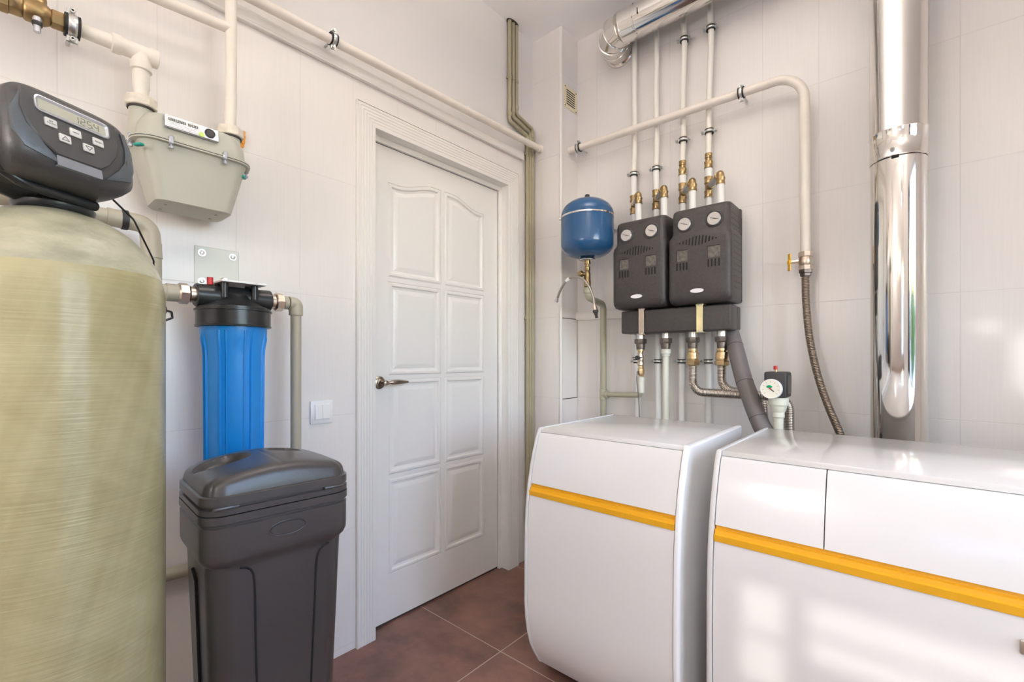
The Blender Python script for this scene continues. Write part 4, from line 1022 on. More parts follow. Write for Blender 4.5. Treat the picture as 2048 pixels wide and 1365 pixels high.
# ------------------------------------------------------------------ four risers on the back wall
wy = 2.190
risers = [  # x at bottom, x at clamp zone, x top, branch x, coupling
    (0.590, 0.566, 0.578, 0.646, False, [1.123, 2.082]),
    (0.698, 0.686, 0.694, 0.774, False, [1.123, 2.078]),
    (0.814, 0.818, 0.830, 0.905, True, [1.123, 2.178, 2.655]),
    (0.938, 0.938, 0.952, 1.024, True, [1.123, 2.180, 2.652])]
rl = ['white heating riser with a brass tee, first one beside the blue vessel',
      'white heating riser with a brass tee, second one from the blue vessel',
      'white heating riser with tall brass coupling, nearer the blue vessel of the two so fitted',
      'white heating riser with tall brass coupling, nearest the bent gas pipe']
for k, (xb, xm, xt, xq, cpl, cl) in enumerate(risers):
    t = thing('heating_pipe', rl[k], 'pipe', (xb, wy, 0), group='white heating risers on the back wall')
    def X_(z): return xb + (xm - xb) * min(1, max(0, (z - 1.0) / 0.9)) if z < 1.9 else xm + (xt - xm) * (z - 1.9) / 1.05
    part('lower_pipe', G().tube([(X_(z), wy, z) for z in (0.0, 0.9, 1.3, 1.6, 1.880)], 0.0135, 16), 'pexw', t)
    xa = X_(1.92); wob = [(xa, wy, 2.0), (xa, wy, 2.05), (xa, wy, 2.095)] + [(X_(z) + 0.003 * math.sin(z * 9 + k), wy, z) for z in (2.2, 2.35, 2.5, 2.62)]
    part('upper_pipe', G().tube(smooth_path([(xa, wy, 1.965), *wob, (X_(2.68) - 0.002, wy, 2.70), (X_(2.8) - 0.008, wy + 0.004, 2.83), (X_(2.9) - 0.010, wy + 0.006, ZC)], 5), 0.0128, 16), 'pex', t)
    x0 = X_(1.92)
    g = G()
    for z0_, z1_ in ((1.876, 1.908), (1.940, 1.972)): g.lathe((x0, wy, z0_), (0, 0, 1), [(0.0165, 0), (0.0185, 0.001), (0.0185, 0.006), (0.0172, 0.008), (0.0172, z1_ - z0_ - 0.008), (0.0185, z1_ - z0_ - 0.006), (0.0185, z1_ - z0_ - 0.001), (0.0165, z1_ - z0_)], 24)
    g.cyl((x0, wy, 1.900), (x0, wy, 1.950), 0.0145, seg=20)
    bdir = (V((xq, 2.080, 1.930)) - V((x0, wy, 1.922)))
    g.lathe(V((x0, wy, 1.922)), bdir, [(0.013, 0.0), (0.0145, 0.016), (0.0175, 0.018), (0.0175, 0.034)], 20)
    part('brass_tee', g, 'brass', t)
    if cpl:
        part('white_spigot', G().cyl((x0, wy, 1.970), (x0, wy, 2.012), 0.0165, seg=20), 'pexw', t)
        g = G().lathe((x0, wy, 2.010), (0, 0, 1), [(0.017, 0), (0.019, 0.001), (0.019, 0.007), (0.0178, 0.009), (0.0178, 0.024), (0.019, 0.026), (0.019, 0.032), (0.0155, 0.034), (0.0145, 0.046), (0.0165, 0.048), (0.0165, 0.054), (0.0155, 0.056), (0.0165, 0.058), (0.0165, 0.068), (0.0140, 0.070)], 24)
        part('brass_coupling', g, 'brass', t)
    else:
        part('white_spigot', G().cyl((x0, wy, 1.970), (x0, wy, 2.070), 0.0155, seg=20), 'pexw', t)
    bu = bdir.normalized(); e0 = V((x0, wy, 1.922)) + bu * 0.034; e1 = V((xq, 2.080, 1.930)) - bu * 0.030
    part('grey_spigot', G().cyl(e0 - bu * 0.002, e1 + bu * 0.002, 0.0142, seg=20), 'silver', t)
    g = G().lathe(e1 + bu * 0.001, bu, [(0.0165, 0), (0.0178, 0.001), (0.0178, 0.016), (0.015, 0.018)], 24)
    g.tube([V((xq, 2.080, 1.930)) - bu * 0.016, V((xq, 2.080, 1.932)), (xq, 2.080, 1.912)], 0.0155, 20, 0.017, 8)
    g.lathe((xq, 2.080, 1.915), (0, 0, -1), [(0.0165, 0), (0.0188, 0.001), (0.0188, 0.007), (0.0176, 0.009), (0.0176, 0.022), (0.0188, 0.024), (0.0188, 0.030), (0.0165, 0.031)], 24)
    part('brass_elbow', g, 'brass', t)
    part('drop_pipe', G().cyl((xq, 2.080, 1.890), (xq, 2.080, 1.779), 0.0152, seg=20), 'pexw', t)
    for zc in cl:
        clamp(t, (X_(zc), wy, zc), (0, 0, 1), 0.0138 if zc > 1.5 else 0.0135, (1, 0.10, 0.0), (0, 1, 0), 0.015, 0.024)
        if zc > 1.5: part('yellowed_sleeve', G().cyl((X_(zc), wy, zc + 0.008), (X_(zc), wy, zc + 0.020), 0.0140, seg=16), 'creamchip', t)

# ------------------------------------------------------------------ pump units
def pump_unit(label, x0):
    x1 = x0 + 0.262; z0, z1 = 1.372, 1.790; yf = 1.985; yb = 2.146
    t = thing('pump_unit', label, 'pump unit', ((x0 + x1) / 2, (yf + yb) / 2, z0), group='black pump units on the back wall')
    def ring(z, yy, ins=0.0, r=0.022, n=6):
        pts = []
        a0, a1, b0 = x0 + ins, x1 - ins, yy
        for (cx, cy, s_, e_) in ((a1 - r, b0 + r, -90, 0), (a1, yb, None, None), (a0, yb, None, None), (a0 + r, b0 + r, 180, 270)):
            if s_ is None: pts.append(V((cx, cy, z)))
            else:
                for k in range(n + 1):
                    a = math.radians(s_ + (e_ - s_) * k / n); pts.append(V((cx + r * math.cos(a), cy + r * math.sin(a), z)))
        return pts
    # side profile: upper third set back, lower belly forward
    st = [(z0, yf + 0.030, 0.012), (z0 + 0.006, yf + 0.014, 0.004), (z0 + 0.020, yf + 0.004, 0), (z0 + 0.040, yf, 0), (z0 + 0.270, yf, 0), (z0 + 0.288, yf + 0.004, 0.001), (z0 + 0.302, yf + 0.014, 0.008), (z0 + 0.316, yf + 0.018, 0.010),
          (z1 - 0.030, yf + 0.018, 0.010), (z1 - 0.010, yf + 0.024, 0.011), (z1 - 0.002, yf + 0.034, 0.014), (z1, yf + 0.046, 0.020)]
    g = G().loft([ring(z, y, i) for z, y, i in st])
    body = part('insulation_shell', g, 'epp', t, smooth=40)
    part('back_shell', G().box(x0 + 0.004, x1 - 0.004, yb - 0.001, yb + 0.0265, z0 + 0.004, z1 - 0.004, 0.008, 3), 'epp', t)
    g = G()
    for (za, zb, o) in ((z0 + 0.01, z0 + 0.13, 0.0), (z0 + 0.13, z0 + 0.30, -0.006), (z0 + 0.30, z1 - 0.05, 0.0)): g.box(x1 - 0.0008, x1 + 0.0004, yb + o - 0.002, yb + o, za, zb)
    part('shell_seam', g, 'slot', body)
    # recessed gauges
    zc = z1 - 0.070; yg = yf + 0.018
    for xx in (x0 + 0.068, x1 - 0.070):
        gz = part('thermometer', G().lathe((xx, yg + 0.006, zc), (0, -1, 0), [(0.030, 0), (0.0285, 0.003), (0.0275, 0.012), (0.0265, 0.013)], 32), 'silver', t)
        part('dial', G().lathe((xx, yg - 0.0065, zc), (0, -1, 0), [(0.0255, 0), (0.0255, 0.0012)], 32), 'dial', gz)
        g = G().obox((xx + 0.002, yg - 0.0085, zc), (1, 0, -0.35), (0, 1, 0), (0.35, 0, 1), 0.034, 0.0008, 0.0016); g.obox((xx + 0.007, yg - 0.0086, zc - 0.0018), (1, 0, -0.35), (0, 1, 0), (0.35, 0, 1), 0.012, 0.0009, 0.0032)
        g.cyl((xx, yg - 0.0075, zc), (xx, yg - 0.0095, zc), 0.0022, seg=10)
        part('needle', g, 'ink', gz)
        g = G()
        for q in range(14):
            a = math.radians(-45 + q * 270 / 13); g.obox((xx + 0.021 * math.cos(a), yg - 0.0078, zc + 0.021 * math.sin(a)), (math.cos(a), 0, math.sin(a)), (0, 1, 0), (-math.sin(a), 0, math.cos(a)), 0.003, 0.0004, 0.0005)
        part('scale_marks', g, 'ink', gz)
        part('gauge_recess', G().lathe((xx, yg + 0.001, zc), (0, -1, 0), [(0.030, 0), (0.037, 0.0), (0.036, 0.003), (0.032, 0.005), (0.030, 0.004)], 40, closed=True), 'epp', t)
    # row of slanted slots
    g = G()
    for k in range(12):
        f = k / 11; hgt = 0.006 + 0.036 * math.sin(PI * min(1, max(0, (k + 0.3) / 11.6))) ** 1.5
        g.obox((x0 + 0.055 + 0.150 * f, yf - 0.0004, z0 + 0.263 + 0.002 * math.sin(PI * f)), (1, 0, 0.0), (0, 1, 0), (0.10, 0, 1), 0.0055, 0.003, hgt, 0.0016, 1)
    part('slots', g, 'slot', body)
    for xx, w in ((x0 + 0.064, 0.046), (x1 - 0.066, 0.050)):
        part('inset_patch', G().box(xx - w / 2, xx + w / 2, yf - 0.0006, yf + 0.002, z0 + 0.185, z0 + 0.232), 'epp_in', body)
        g = G().box(xx - w / 2 - 0.001, xx + w / 2, yf - 0.0012, yf, z0 + 0.231, z0 + 0.2335).box(xx - w / 2 - 0.0015, xx - w / 2 + 0.0008, yf - 0.0012, yf, z0 + 0.185, z0 + 0.2335)
        for k in range(4): g.box(xx - 0.022 + k * 0.0142 - 0.0030, xx - 0.022 + k * 0.0142 + 0.0030, yf - 0.001, yf + 0.002, z0 + 0.146, z0 + 0.178)
        part('slots', g, 'slot', body)
    # blank silver oval badge
    n_ = 32; oc = V(((x0 + x1) / 2 - 0.004, yf - 0.0002, z0 + 0.052))
    part('oval_badge', G().loft([[oc + V((0.0285 * math.cos(2 * PI * k / n_), 0.001, 0.0095 * math.sin(2 * PI * k / n_))) for k in range(n_)], [oc + V((0.028 * math.cos(2 * PI * k / n_), -0.0015, 0.009 * math.sin(2 * PI * k / n_))) for k in range(n_)]]), 'label_w', t)
    # dimple grid on the side
    g = G()
    for i in range(5):
        for j in range(14):
            g.obox((x1 + 0.0002 - (0.009 if z0 + 0.06 + j * 0.024 > z0 + 0.30 else 0), yf + 0.050 + i * 0.022, z0 + 0.060 + j * 0.024), (1, 0, 0), (0, 1, 0), (0, 0, 1), 0.001, 0.003, 0.003)
    part('dimples', g, 'slot', body)
    return t
pu = pump_unit('black foam-cased pump unit with two thermometers, the one beside the blue vessel', 0.555)
dup(pu, (0.275, 0, 0), 'black foam-cased pump unit with two thermometers and bare side, further from the blue vessel')

# manifold below
t = thing('manifold', 'long black foam-cased manifold bar with steel straps under the pump units', 'manifold', (0.83, 2.10, 1.255))
g = G().box(0.580, 1.080, 2.030, 2.120, 1.256, 1.364, 0.007, 3)
part('insulation_shell', g, 'epp', t)
part('back_shell', G().box(0.580, 1.080, 2.1205, 2.1735, 1.258, 1.362, 0.007, 3), 'epp', t)
for xx, mt in ((0.688, 'nickel'), (0.955, 'zinc_y')):
    g = G().box(xx - 0.0135, xx + 0.0135, 2.0255, 2.0285, 1.250, 1.372, 0.0008, 1).box(xx - 0.0175, xx + 0.0175, 2.0255, 2.060, 1.2485, 1.2515).box(xx - 0.0175, xx + 0.0175, 2.0255, 2.060, 1.3665, 1.3695)
    g.box(xx - 0.0135, xx - 0.010, 2.0235, 2.028, 1.252, 1.368).box(xx + 0.010, xx + 0.0135, 2.0235, 2.028, 1.252, 1.368)
    sp = part('mounting_strap', g, mt, t)
    g = G()
    for zz in (1.2525, 1.3655): g.lathe((xx, 2.0255, zz), (0, -1, 0), [(0.005, 0), (0.005, 0.002), (0.003, 0.003)], 12)
    part('strap_screw', g, 'zinc', sp)
ux = [0.645, 0.772, 0.897, 1.022]; uy = 2.105
for k, xx in enumerate(ux):
    g = G().lathe((xx, uy, 1.262), (0, 0, -1), [(0.020, 0), (0.020, 0.034)], 24)
    nip = part('nipple', g, 'zinc', t)
    g = G().lathe((xx, uy, 1.232), (0, 0, -1), [(0.022, 0), (0.0305, 0.002), (0.0305, 0.020), (0.028, 0.024), (0.021, 0.025)], 8)
    g.lathe((xx, uy, 1.208), (0, 0, -1), [(0.0215, 0), (0.0205, 0.012), (0.0205, 0.018), (0.019, 0.028)], 24)
    part('union_nut', g, 'iron', nip)

# drain branch under the first union: nickel ball valve, brass check valve
t = thing('ball_valve', 'small nickel ball valve with black lever under the first manifold outlet', 'valve', (ux[0], uy, 1.12))
g = G().lathe((ux[0], uy, 1.183), (0, 0, -1), [(0.015, 0), (0.018, 0.002), (0.018, 0.009), (0.012, 0.011), (0.012, 0.018)], 12)
part('reducer', g, 'brass_light', t)
g = G().lathe((ux[0], uy, 1.166), (0, 0, -1), [(0.011, 0), (0.013, 0.003), (0.013, 0.012), (0.0155, 0.020), (0.017, 0.030), (0.0155, 0.040), (0.012, 0.043), (0.012, 0.046), (0.016, 0.048), (0.016, 0.062), (0.013, 0.064)], 20)
g.lathe((ux[0] - 0.004, uy - 0.012, 1.140), (0, -1, 0), [(0.007, 0), (0.007, 0.012)], 12)
part('valve_body', g, 'nickel', t)
g = G().obox((ux[0] - 0.004, uy - 0.027, 1.140), (1, 0, 0), (0, 1, 0), (0, 0, 1), 0.052, 0.005, 0.005, 0.0015, 1).lathe((ux[0] - 0.004, uy - 0.022, 1.140), (0, -1, 0), [(0.0105, 0), (0.0105, 0.008), (0.008, 0.010)], 16)
part('lever', g, 'black', t)
t = thing('check_valve', 'little polished brass check valve hanging under the nickel ball valve', 'valve', (ux[0], uy, 1.06))
g = G().lathe((ux[0] + 0.003, uy, 1.102), (0, 0, -1), [(0.012, 0), (0.0145, 0.002), (0.0145, 0.012), (0.017, 0.014), (0.018, 0.022), (0.018, 0.036), (0.014, 0.048), (0.013, 0.050), (0.013, 0.056)], 8)
part('valve_body', g, 'brass_light', t)
# greenish pipe loop from the vessel valve down and across to the check valve
t = thing('fill_pipe', 'pale green-grey plastic pipe looping from under the blue vessel to the small valves', 'pipe', (0.403, 2.168, 0.945))
g = G().tube([(0.420, 1.985, 1.50), (0.420, 1.985, 1.442), (0.403, 2.168, 1.425), (0.403, 2.168, 0.60)], 0.0165, 20, 0.03, 8)
part('riser_pipe', g, 'pprg', t)
g = G().tube([(0.403, 2.168, 0.945), (ux[0] + 0.002, uy, 0.958), (ux[0] + 0.003, uy, 1.050)], 0.0135, 20, 0.024, 8)
part('cross_pipe', g, 'pprg', t)
g = G().lathe((0.403, 2.168, 0.915), (0, 0, 1), [(0.0165, 0), (0.0195, 0.002), (0.0195, 0.058), (0.0165, 0.06)], 24)
g.lathe(V((0.403, 2.168, 0.945)), V((0.24, -0.063, 0.013)), [(0.019, 0), (0.0195, 0.034), (0.0165, 0.036)], 24)
part('pipe_tee', g, 'pprg', t)
part('pipe_socket', G().lathe((0.420, 1.985, 1.462), (0, 0, 1), [(0.0165, 0), (0.0195, 0.002), (0.0195, 0.030), (0.0165, 0.032)], 24), 'pprg', t)
g = G().lathe((ux[0] + 0.003, uy, 1.046), (0, 0, -1), [(0.013, 0), (0.0165, 0.001), (0.0165, 0.020), (0.0150, 0.021), (0.0160, 0.023), (0.0160, 0.042), (0.0165, 0.046), (0.0165, 0.078)], 24)
part('pale_socket', g, 'pprw', t)
# thin grey capillary wire
tag(part('sensor_wire', G().tube(smooth_path([(ux[0] - 0.008, uy - 0.016, 1.075), (ux[0] - 0.009, uy - 0.022, 1.03), (ux[0] + 0.002, uy - 0.026, 0.95), (ux[0] + 0.008, uy - 0.03, 0.87), (ux[0] + 0.008, uy - 0.03, 0.75)], 6), 0.0026, 8), 'foam', loc=(ux[0], uy, 1.075)),
    'thin dark wire hanging from the brass check valve down behind the narrow boiler', 'wire')
# white pipe under the second union
t = thing('drain_pipe', 'pale plastic pipe leaning down from the second manifold outlet', 'pipe', (ux[1], uy, 1.17))
g = G().lathe((ux[1], uy, 1.181), (0, 0, -1), [(0.017, 0), (0.0225, 0.001), (0.0225, 0.022), (0.019, 0.024), (0.019, 0.034), (0.0155, 0.036)], 24)
part('pipe_socket', g, 'pprw', t)
part('pipe_run', G().cyl((ux[1], uy, 1.15), (ux[1] + 0.012, uy - 0.03, 0.65), 0.0145, seg=20), 'pprw', t)
# corrugated hoses
def corr(label, x, ydrop, pts, lname):
    t = thing('corrugated_hose', label, 'hose', (x, uy, 1.18), group='corrugated steel hoses under the manifold')
    g = G().lathe((x, uy, 1.181), (0, 0, -1), [(0.017, 0), (0.0215, 0.001), (0.0215, 0.010), (0.019, 0.012), (0.019, 0.014), (0.0245, 0.017), (0.0255, 0.020), (0.0255, 0.036), (0.0265, 0.038), (0.0265, 0.050), (0.023, 0.055)], 28)
    part('brass_adapter', g, 'brass_light', t)
    g = G().lathe((x, uy, 1.127), (0, 0, -1), [(0.024, 0), (0.0305, 0.0015), (0.0305, 0.016), (0.026, 0.022), (0.020, 0.023)], 6, rot=0.5)
    part('brass_nut', g, 'brass_light', t)
    P = fillet([V(p) for p in pts], 0.052, 14)
    part('hose_body', G().tube(P, 0.017, 22, step=0.0010333, rf=lambda L: 0.0160 + 0.0034 * (abs(math.sin(L * PI / 0.0062)) ** 0.7)), 'steel', t, smooth=50)
corr('shiny corrugated steel hose from the third manifold outlet, the longer front one', ux[2], 0, [(ux[2], uy, 1.115), (ux[2], uy, 0.985), (1.285, 2.045, 0.985), (1.290, 2.040, 0.70)], 'a')
corr('shiny corrugated steel hose from the last manifold outlet, partly hidden by grey insulation', ux[3], 0, [(ux[3], uy, 1.115), (ux[3], uy, 0.998), (1.175, 2.120, 0.990), (1.192, 2.120, 0.70)], 'b')
# grey insulated pipe
P = smooth_path([(1.035, 2.150, 1.285), (1.049, 2.140, 1.250), (1.081, 2.10, 1.169), (1.128, 2.03, 1.053), (1.160, 1.995, 0.985), (1.190, 1.97, 0.919), (1.227, 1.945, 0.856), (1.29, 1.94, 0.80), (1.36, 1.96, 0.77)], 10)
t = thing('insulated_pipe', 'thick grey foam-insulated pipe slanting down behind the boilers', 'pipe', P[0])
part('insulation_sleeve', G().tube(P, 0.0325, 28), 'foam', t)
g = G()
for q in (18, 32, 52):
    if q < len(P) - 1:
        d = (P[q + 1] - P[q - 1]).normalized(); g.lathe(P[q] - d * 0.001, d, [(0.0315, 0), (0.0332, 0.0005), (0.0332, 0.0017), (0.0315, 0.0022)], 28)
part('sleeve_joint', g, 'slot', t)

# ------------------------------------------------------------------ safety group
sx, sy = 1.270, 1.945
t = thing('safety_group', 'black-cased boiler safety valve with round pressure gauge and red cap', 'safety valve', (sx, sy, 0.7))
g = G().lathe((sx, sy, 0.992), (0, 0, -1), [(0.030, 0), (0.0335, 0.002), (0.0335, 0.028), (0.029, 0.033), (0.028, 0.036), (0.024, 0.052), (0.0205, 0.056), (0.0205, 0.074), (0.0165, 0.078), (0.0155, 0.30)], 28)
part('white_connector', g, 'pprw', t)
part('casing', G().box(sx - 0.040, sx + 0.034, sy - 0.042, sy + 0.046, 0.992, 1.086, 0.007, 3), 'black_matt', t)
part('side_cover', G().box(sx + 0.0335, sx + 0.036, sy - 0.026, sy + 0.036, 1.006, 1.074, 0.001, 1), 'black', t)
gd = V((-0.12, -1, 0.02)).normalized(); gc = V((sx - 0.012, sy - 0.042, 1.024))
ga = part('pressure_gauge', G().lathe(gc, gd, [(0.034, 0), (0.036, 0.002), (0.036, 0.016), (0.034, 0.018), (0.033, 0.0165)], 40), 'plastic_white', t)
part('dial', G().lathe(gc + gd * 0.0145, gd, [(0.0335, 0), (0.0335, 0.0022)], 40), 'dialw', ga)
gX = V((0, 0, 1)).cross(-gd).normalized() * 1; gX = gX if gX.x > 0 else -gX; gZ = V((0, 0, 1)); gf = gc + gd * 0.0170
g = G().loft([[gf + gX * (-0.004 + 0.010 * math.cos(2 * PI * k / 20)) + gZ * (0.008 + 0.0055 * math.sin(2 * PI * k / 20)) + gd * w for k in range(20)] for w in (0, 0.0006)])
part('green_zone', g, 'green', ga)
nd = (gX * 0.8 - gZ * 0.6).normalized(); nx2 = (gX * 0.6 + gZ * 0.8)
part('needle', G().obox(gf + gX * 0.0065 - gZ * 0.0055 + gd * 0.001, nd, gd, nx2, 0.014, 0.0008, 0.0034), 'ink', ga)
part('red_pointer', G().obox(gf - gX * 0.0005 + gZ * 0.0005 + gd * 0.001, nd, gd, nx2, 0.010, 0.0008, 0.0044), 'red', ga)
g = G()
for q in range(9):
    a = math.radians(-40 + q * 260 / 8); g.obox(gf + gX * 0.026 * math.cos(a) + gZ * 0.026 * math.sin(a) + gd * 0.0003, gX * math.cos(a) + gZ * math.sin(a), gd, gX * -math.sin(a) + gZ * math.cos(a), 0.006, 0.0005, 0.0009)
part('scale_marks', g, 'ink', ga)
g = G().lathe((sx - 0.008, sy, 1.086), (0, 0, 1), [(0.005, 0), (0.005, 0.010)], 12)
vt = part('air_vent', g, 'brass_light', t)
part('vent_cap', G().lathe((sx - 0.010, sy, 1.094), (0, 0, 1), [(0.0065, 0), (0.0065, 0.012), (0.005, 0.014)], 14), 'red', vt)

# ------------------------------------------------------------------ expansion vessel
vx, vy = 0.424, 1.975; vr = 0.130
t = thing('expansion_vessel', 'round blue enamel expansion vessel strapped to the back wall', 'expansion vessel', (vx, vy, 1.63))
pr = [(0.022, 1.632), (0.026, 1.634), (0.030, 1.640)]
for k in range(1, 11):
    a = k / 10 * PI / 2; pr.append((0.030 + (vr - 0.030) * math.sin(a) ** 0.9, 1.640 + 0.066 * (1 - math.cos(a))))
pr += [(vr, 1.735), (vr, 1.845)]
for k in range(1, 12):
    a = k / 11 * PI / 2; pr.append((max(0.002, vr * math.cos(a) ** 0.85), 1.845 + 0.085 * math.sin(a)))
part('vessel_shell', G().lathe((vx, vy, 0), (0, 0, 1), pr, 64), 'blue_tank', t, smooth=50)
g = G().lathe((vx, vy, 1.832), (0, 0, 1), [(vr + 0.0006, 0), (vr + 0.0018, 0.001), (vr + 0.0018, 0.008), (vr + 0.0006, 0.009)], 64)
bd = part('steel_band', g, 'mirror_steel', t)
g = G().lathe((vx - 0.108, vy - 0.072, 1.836), (-0.8, -0.6, 0), [(0.006, 0), (0.006, 0.010), (0.004, 0.011)], 10); g.box(vx - 0.03, vx + 0.03, vy + vr - 0.004, YB, 1.825, 1.847)
part('band_screw', g, 'zinc', bd)
part('valve_cap', G().lathe((vx, vy, 1.926), (0, 0, 1), [(0.024, 0), (0.022, 0.008), (0.013, 0.012), (0.012, 0.024), (0.008, 0.028)], 20), 'rubber', t)
part('bottom_flange', G().lathe((vx, vy, 1.624), (0, 0, 1), [(0.030, 0), (0.040, 0.001), (0.041, 0.004), (0.038, 0.010), (0.030, 0.016)], 36), 'zinc', t)
# brass angle valve below
t = thing('vessel_valve', 'brass service valve screwed under the blue expansion vessel', 'valve', (vx, vy, 1.56))
g = G().lathe((vx, vy, 1.626), (0, 0, -1), [(0.012, 0), (0.0155, 0.002), (0.0155, 0.020), (0.011, 0.022), (0.011, 0.030), (0.0145, 0.034), (0.0145, 0.052), (0.012, 0.056), (0.015, 0.064), (0.016, 0.072), (0.016, 0.100), (0.0175, 0.104), (0.0175, 0.130), (0.014, 0.132)], 20)
vb = part('valve_body', g, 'brass', t)
g = G().lathe((vx - 0.006, vy - 0.004, 1.556), (-0.45, -0.9, 0), [(0.010, 0), (0.010, 0.022), (0.016, 0.023), (0.017, 0.030), (0.016, 0.038), (0.010, 0.040)], 20)
part('side_cap', g, 'brass', vb)
# braided hose draped over the valve
P = smooth_path([(0.268, 1.935, 1.442), (0.300, 1.925, 1.490), (0.350, 1.918, 1.535), (0.392, 1.922, 1.540), (0.425, 1.93, 1.528), (0.455, 1.935, 1.492), (0.478, 1.938, 1.44), (0.486, 1.94, 1.395)], 10)
t = thing('braided_hose', 'thin steel braided hose draped over the brass valve under the blue vessel', 'hose', (0.40, 1.925, 1.40))
part('hose_body', G().tube(P, 0.0060, 12), 'braid', t)
q0, q1 = P[0], P[-1]; d0 = (P[1] - P[0]).normalized(); d1 = (P[-1] - P[-2]).normalized()
part('end_nut', G().lathe(q0 - d0 * 0.016, d0, [(0.009, 0), (0.0105, 0.001), (0.0105, 0.011), (0.0070, 0.012), (0.0070, 0.024)], 6), 'zinc', t)
g = G().lathe(q1 - d1 * 0.004, d1, [(0.007, 0), (0.007, 0.014), (0.011, 0.015), (0.011, 0.028), (0.006, 0.030)], 6)
part('end_nut', g, 'nickel', t)
part('black_connector', G().lathe(q1 + d1 * 0.024, d1, [(0.010, 0), (0.014, 0.002), (0.014, 0.012), (0.010, 0.014), (0.010, 0.022), (0.007, 0.024), (0.007, 0.040)], 8), 'black_matt', t)
m0 = P[17]; m1 = P[21]
part('white_ferrule', G().cyl(m0, m1, 0.0078, seg=14), 'plastic_white', t)

# ------------------------------------------------------------------ unseen lamps added to brighten the ceiling and boiler fronts
for k, (lx, ly, lz) in enumerate(((1.20, 1.05, 2.58), (2.35, -0.75, 2.42))):
    t = thing('added_uplight', ('added unseen bowl lamp brightening the ceiling, over the boilers', 'added unseen bowl lamp brightening the ceiling, by the front openings')[k], 'lamp', (lx, ly, lz))
    part('fill_bowl', G().lathe((lx, ly, lz), (0, 0, 1), [(0.0005, -0.10), (0.10, -0.088), (0.17, -0.05), (0.205, 0), (0.20, 0.002), (0.165, -0.045), (0.10, -0.078), (0.0005, -0.088)], 48, closed=True), 'plastic_white', t)
    part('fill_disc', G().lathe((lx, ly, lz - 0.045), (0, 0, 1), [(0.155, 0), (0.155, 0.012)], 40), 'lamp', t)
    part('fill_cord', G().cyl((lx, ly, lz - 0.03), (lx, ly, ZC - 0.03), 0.005, seg=10), 'plastic_white', t)
    part('ceiling_rose', G().lathe((lx, ly, ZC - 0.035), (0, 0, 1), [(0.03, 0), (0.055, 0.01), (0.055, 0.035)], 28), 'plastic_white', t)

gx_, gy_, gz_ = 0.95, -1.15, 1.72  # added globe fills the boiler fronts and lower door with light
t = thing('added_globe_light', 'added unseen globe lamp brightening boiler fronts and lower door', 'lamp', (gx_, gy_, gz_))
part('fill_globe', G().lathe((gx_, gy_, gz_), (0, 0, 1), [(0.001 + 0.16 * math.sin(PI * k / 20), -0.16 * math.cos(PI * k / 20)) for k in range(21)], 40), 'globe', t)
part('fill_cord', G().cyl((gx_, gy_, gz_ + 0.155), (gx_, gy_, ZC - 0.03), 0.005, seg=10), 'plastic_white', t)
part('ceiling_rose', G().lathe((gx_, gy_, ZC - 0.035), (0, 0, 1), [(0.03, 0), (0.055, 0.01), (0.055, 0.035)], 28), 'plastic_white', t)

# ------------------------------------------------------------------ trees outside the window
HOLES = []
def tree(name, label, x, y, h, r, n, seed, thin=1.0):
    rg = random.Random(seed)
    t = thing(name, label, 'tree', (x, y, -0.25))
    part('trunk', G().tube([(x, y, -0.25), (x + 0.05, y - 0.03, h * 0.4), (x, y + 0.04, h * 0.8)], 0.07, 12, step=0.2), 'bark', t)
    g = G()
    for _ in range(n):
        while True:
            p = V((rg.uniform(-1, 1), rg.uniform(-1, 1), rg.uniform(-1, 1)))
            if p.length < 1: break
        c = V((x + p.x * r * 0.8, y + p.y * r, h * 0.58 + p.z * h * 0.55))
        if c.z < -0.1: continue
        d = V((rg.uniform(-1, 1), rg.uniform(-1, 1), rg.uniform(-0.6, 1))).normalized(); X, Y, Z = frame(d)
        s = rg.uniform(0.05, 0.10)
        g.add([c - X * s * 0.5, c + Y * s, c + X * s * 0.5, c - Y * s * 0.9], [[0, 1, 2, 3]])
    o = part('foliage', g, 'leaf', t)
tree('leafy_shrub', 'rounded green shrub on the paving outside the window, seen reflected in the flue', 4.9, 0.1, 1.25, 0.8, 1500, 5)
tree('leafy_shrub', 'bushier green shrub on the paving outside the window, nearer the back wall', 6.2, 1.5, 1.25, 0.9, 1600, 9)

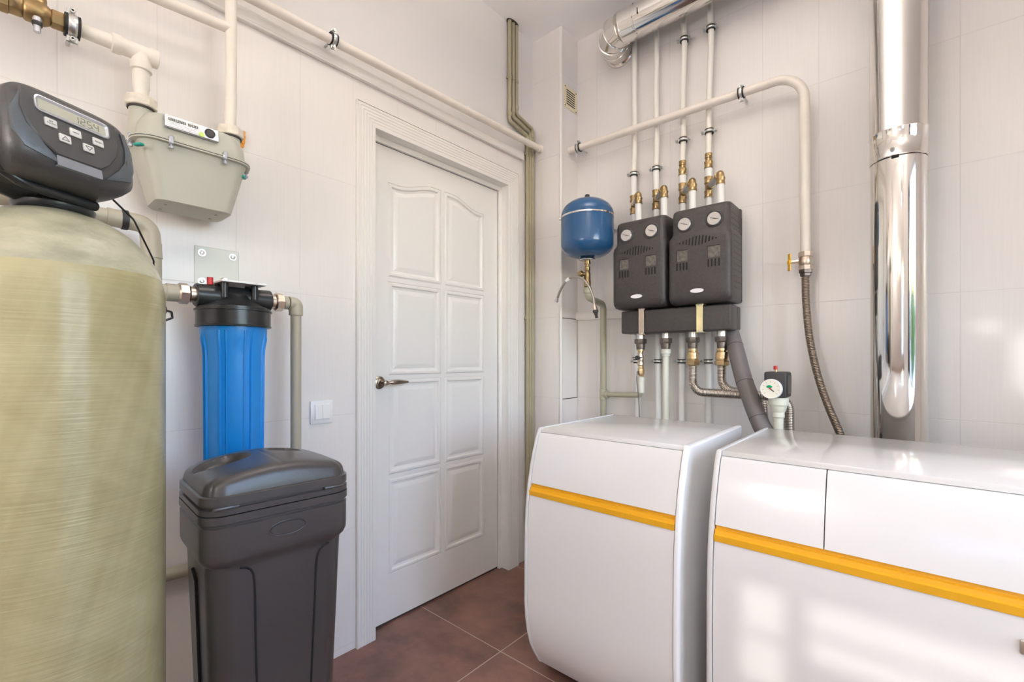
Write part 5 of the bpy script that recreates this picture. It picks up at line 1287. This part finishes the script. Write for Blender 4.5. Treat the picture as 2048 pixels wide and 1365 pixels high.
# ------------------------------------------------------------------ camera
cam = bpy.data.cameras.new('camera'); co = bpy.data.objects.new('camera', cam); COL.objects.link(co)
cam.sensor_width = 36.0; cam.lens = 36.0 * 920.5 / 2048.0; cam.shift_y = (719 - 682.5) / 2048.0
cam.clip_start = 0.02
co.location = (1.65, 0.0, 1.1327)
yaw = math.atan2(0.6577, 0.7533)
co.rotation_euler = (PI / 2, 0, yaw)
sc.camera = co

# ------------------------------------------------------------------ light
w = bpy.data.worlds.new('world'); sc.world = w; w.use_nodes = True; nt = w.node_tree
sky = nt.nodes.new('ShaderNodeTexSky'); sky.sky_type = 'NISHITA'; sky.sun_disc = False
sky.sun_elevation = math.radians(38); sky.sun_rotation = math.radians(120); sky.air_density = 1.0; sky.dust_density = 0.6; sky.ozone_density = 2.5
nt.links.new(sky.outputs[0], nt.nodes['Background'].inputs[0]); nt.nodes['Background'].inputs[1].default_value = 1.5
# sky light through the window (portal)
la = bpy.data.lights.new('window_portal', 'AREA'); la.shape = 'RECTANGLE'; la.size = wy1 - wy0; la.size_y = wz1 - wz0
la.cycles.is_portal = True
lo = bpy.data.objects.new('window_portal', la); COL.objects.link(lo)
lo.location = (XR + 0.13, (wy0 + wy1) / 2, (wz0 + wz1) / 2); lo.rotation_euler = (PI / 2, 0, PI / 2)
su = bpy.data.lights.new('sun', 'SUN'); su.energy = 1.35; su.angle = math.radians(0.9); su.color = (1, 0.95, 0.88)
lb = la.copy(); lb.size = 0.55; lb.size_y = 1.30
lp = bpy.data.objects.new('window_portal', lb); COL.objects.link(lp); lp.location = (2.895, YF - 0.11, 0.85); lp.rotation_euler = (PI / 2, 0, PI)  # portal for the added large opening in the front wall
so = bpy.data.objects.new('sun', su); COL.objects.link(so)
sd_ = V((-0.15, 1.0, -0.35)).normalized()
so.rotation_euler = sd_.to_track_quat('-Z', 'Y').to_euler(); so.location = (6, -3, 5)

vs_ = sc.view_settings; vs_.view_transform = 'Standard'; vs_.look = 'None'; vs_.gamma = 1.0; vs_.exposure = 0.0; vs_.use_curve_mapping = False
sc.cycles.max_bounces = 12; sc.cycles.diffuse_bounces = 7; sc.cycles.glossy_bounces = 6; sc.cycles.transparent_max_bounces = 12
sc.cycles.sample_clamp_indirect = 10.0; sc.cycles.caustics_reflective = False; sc.cycles.caustics_refractive = False
sc.cycles.use_denoising = True
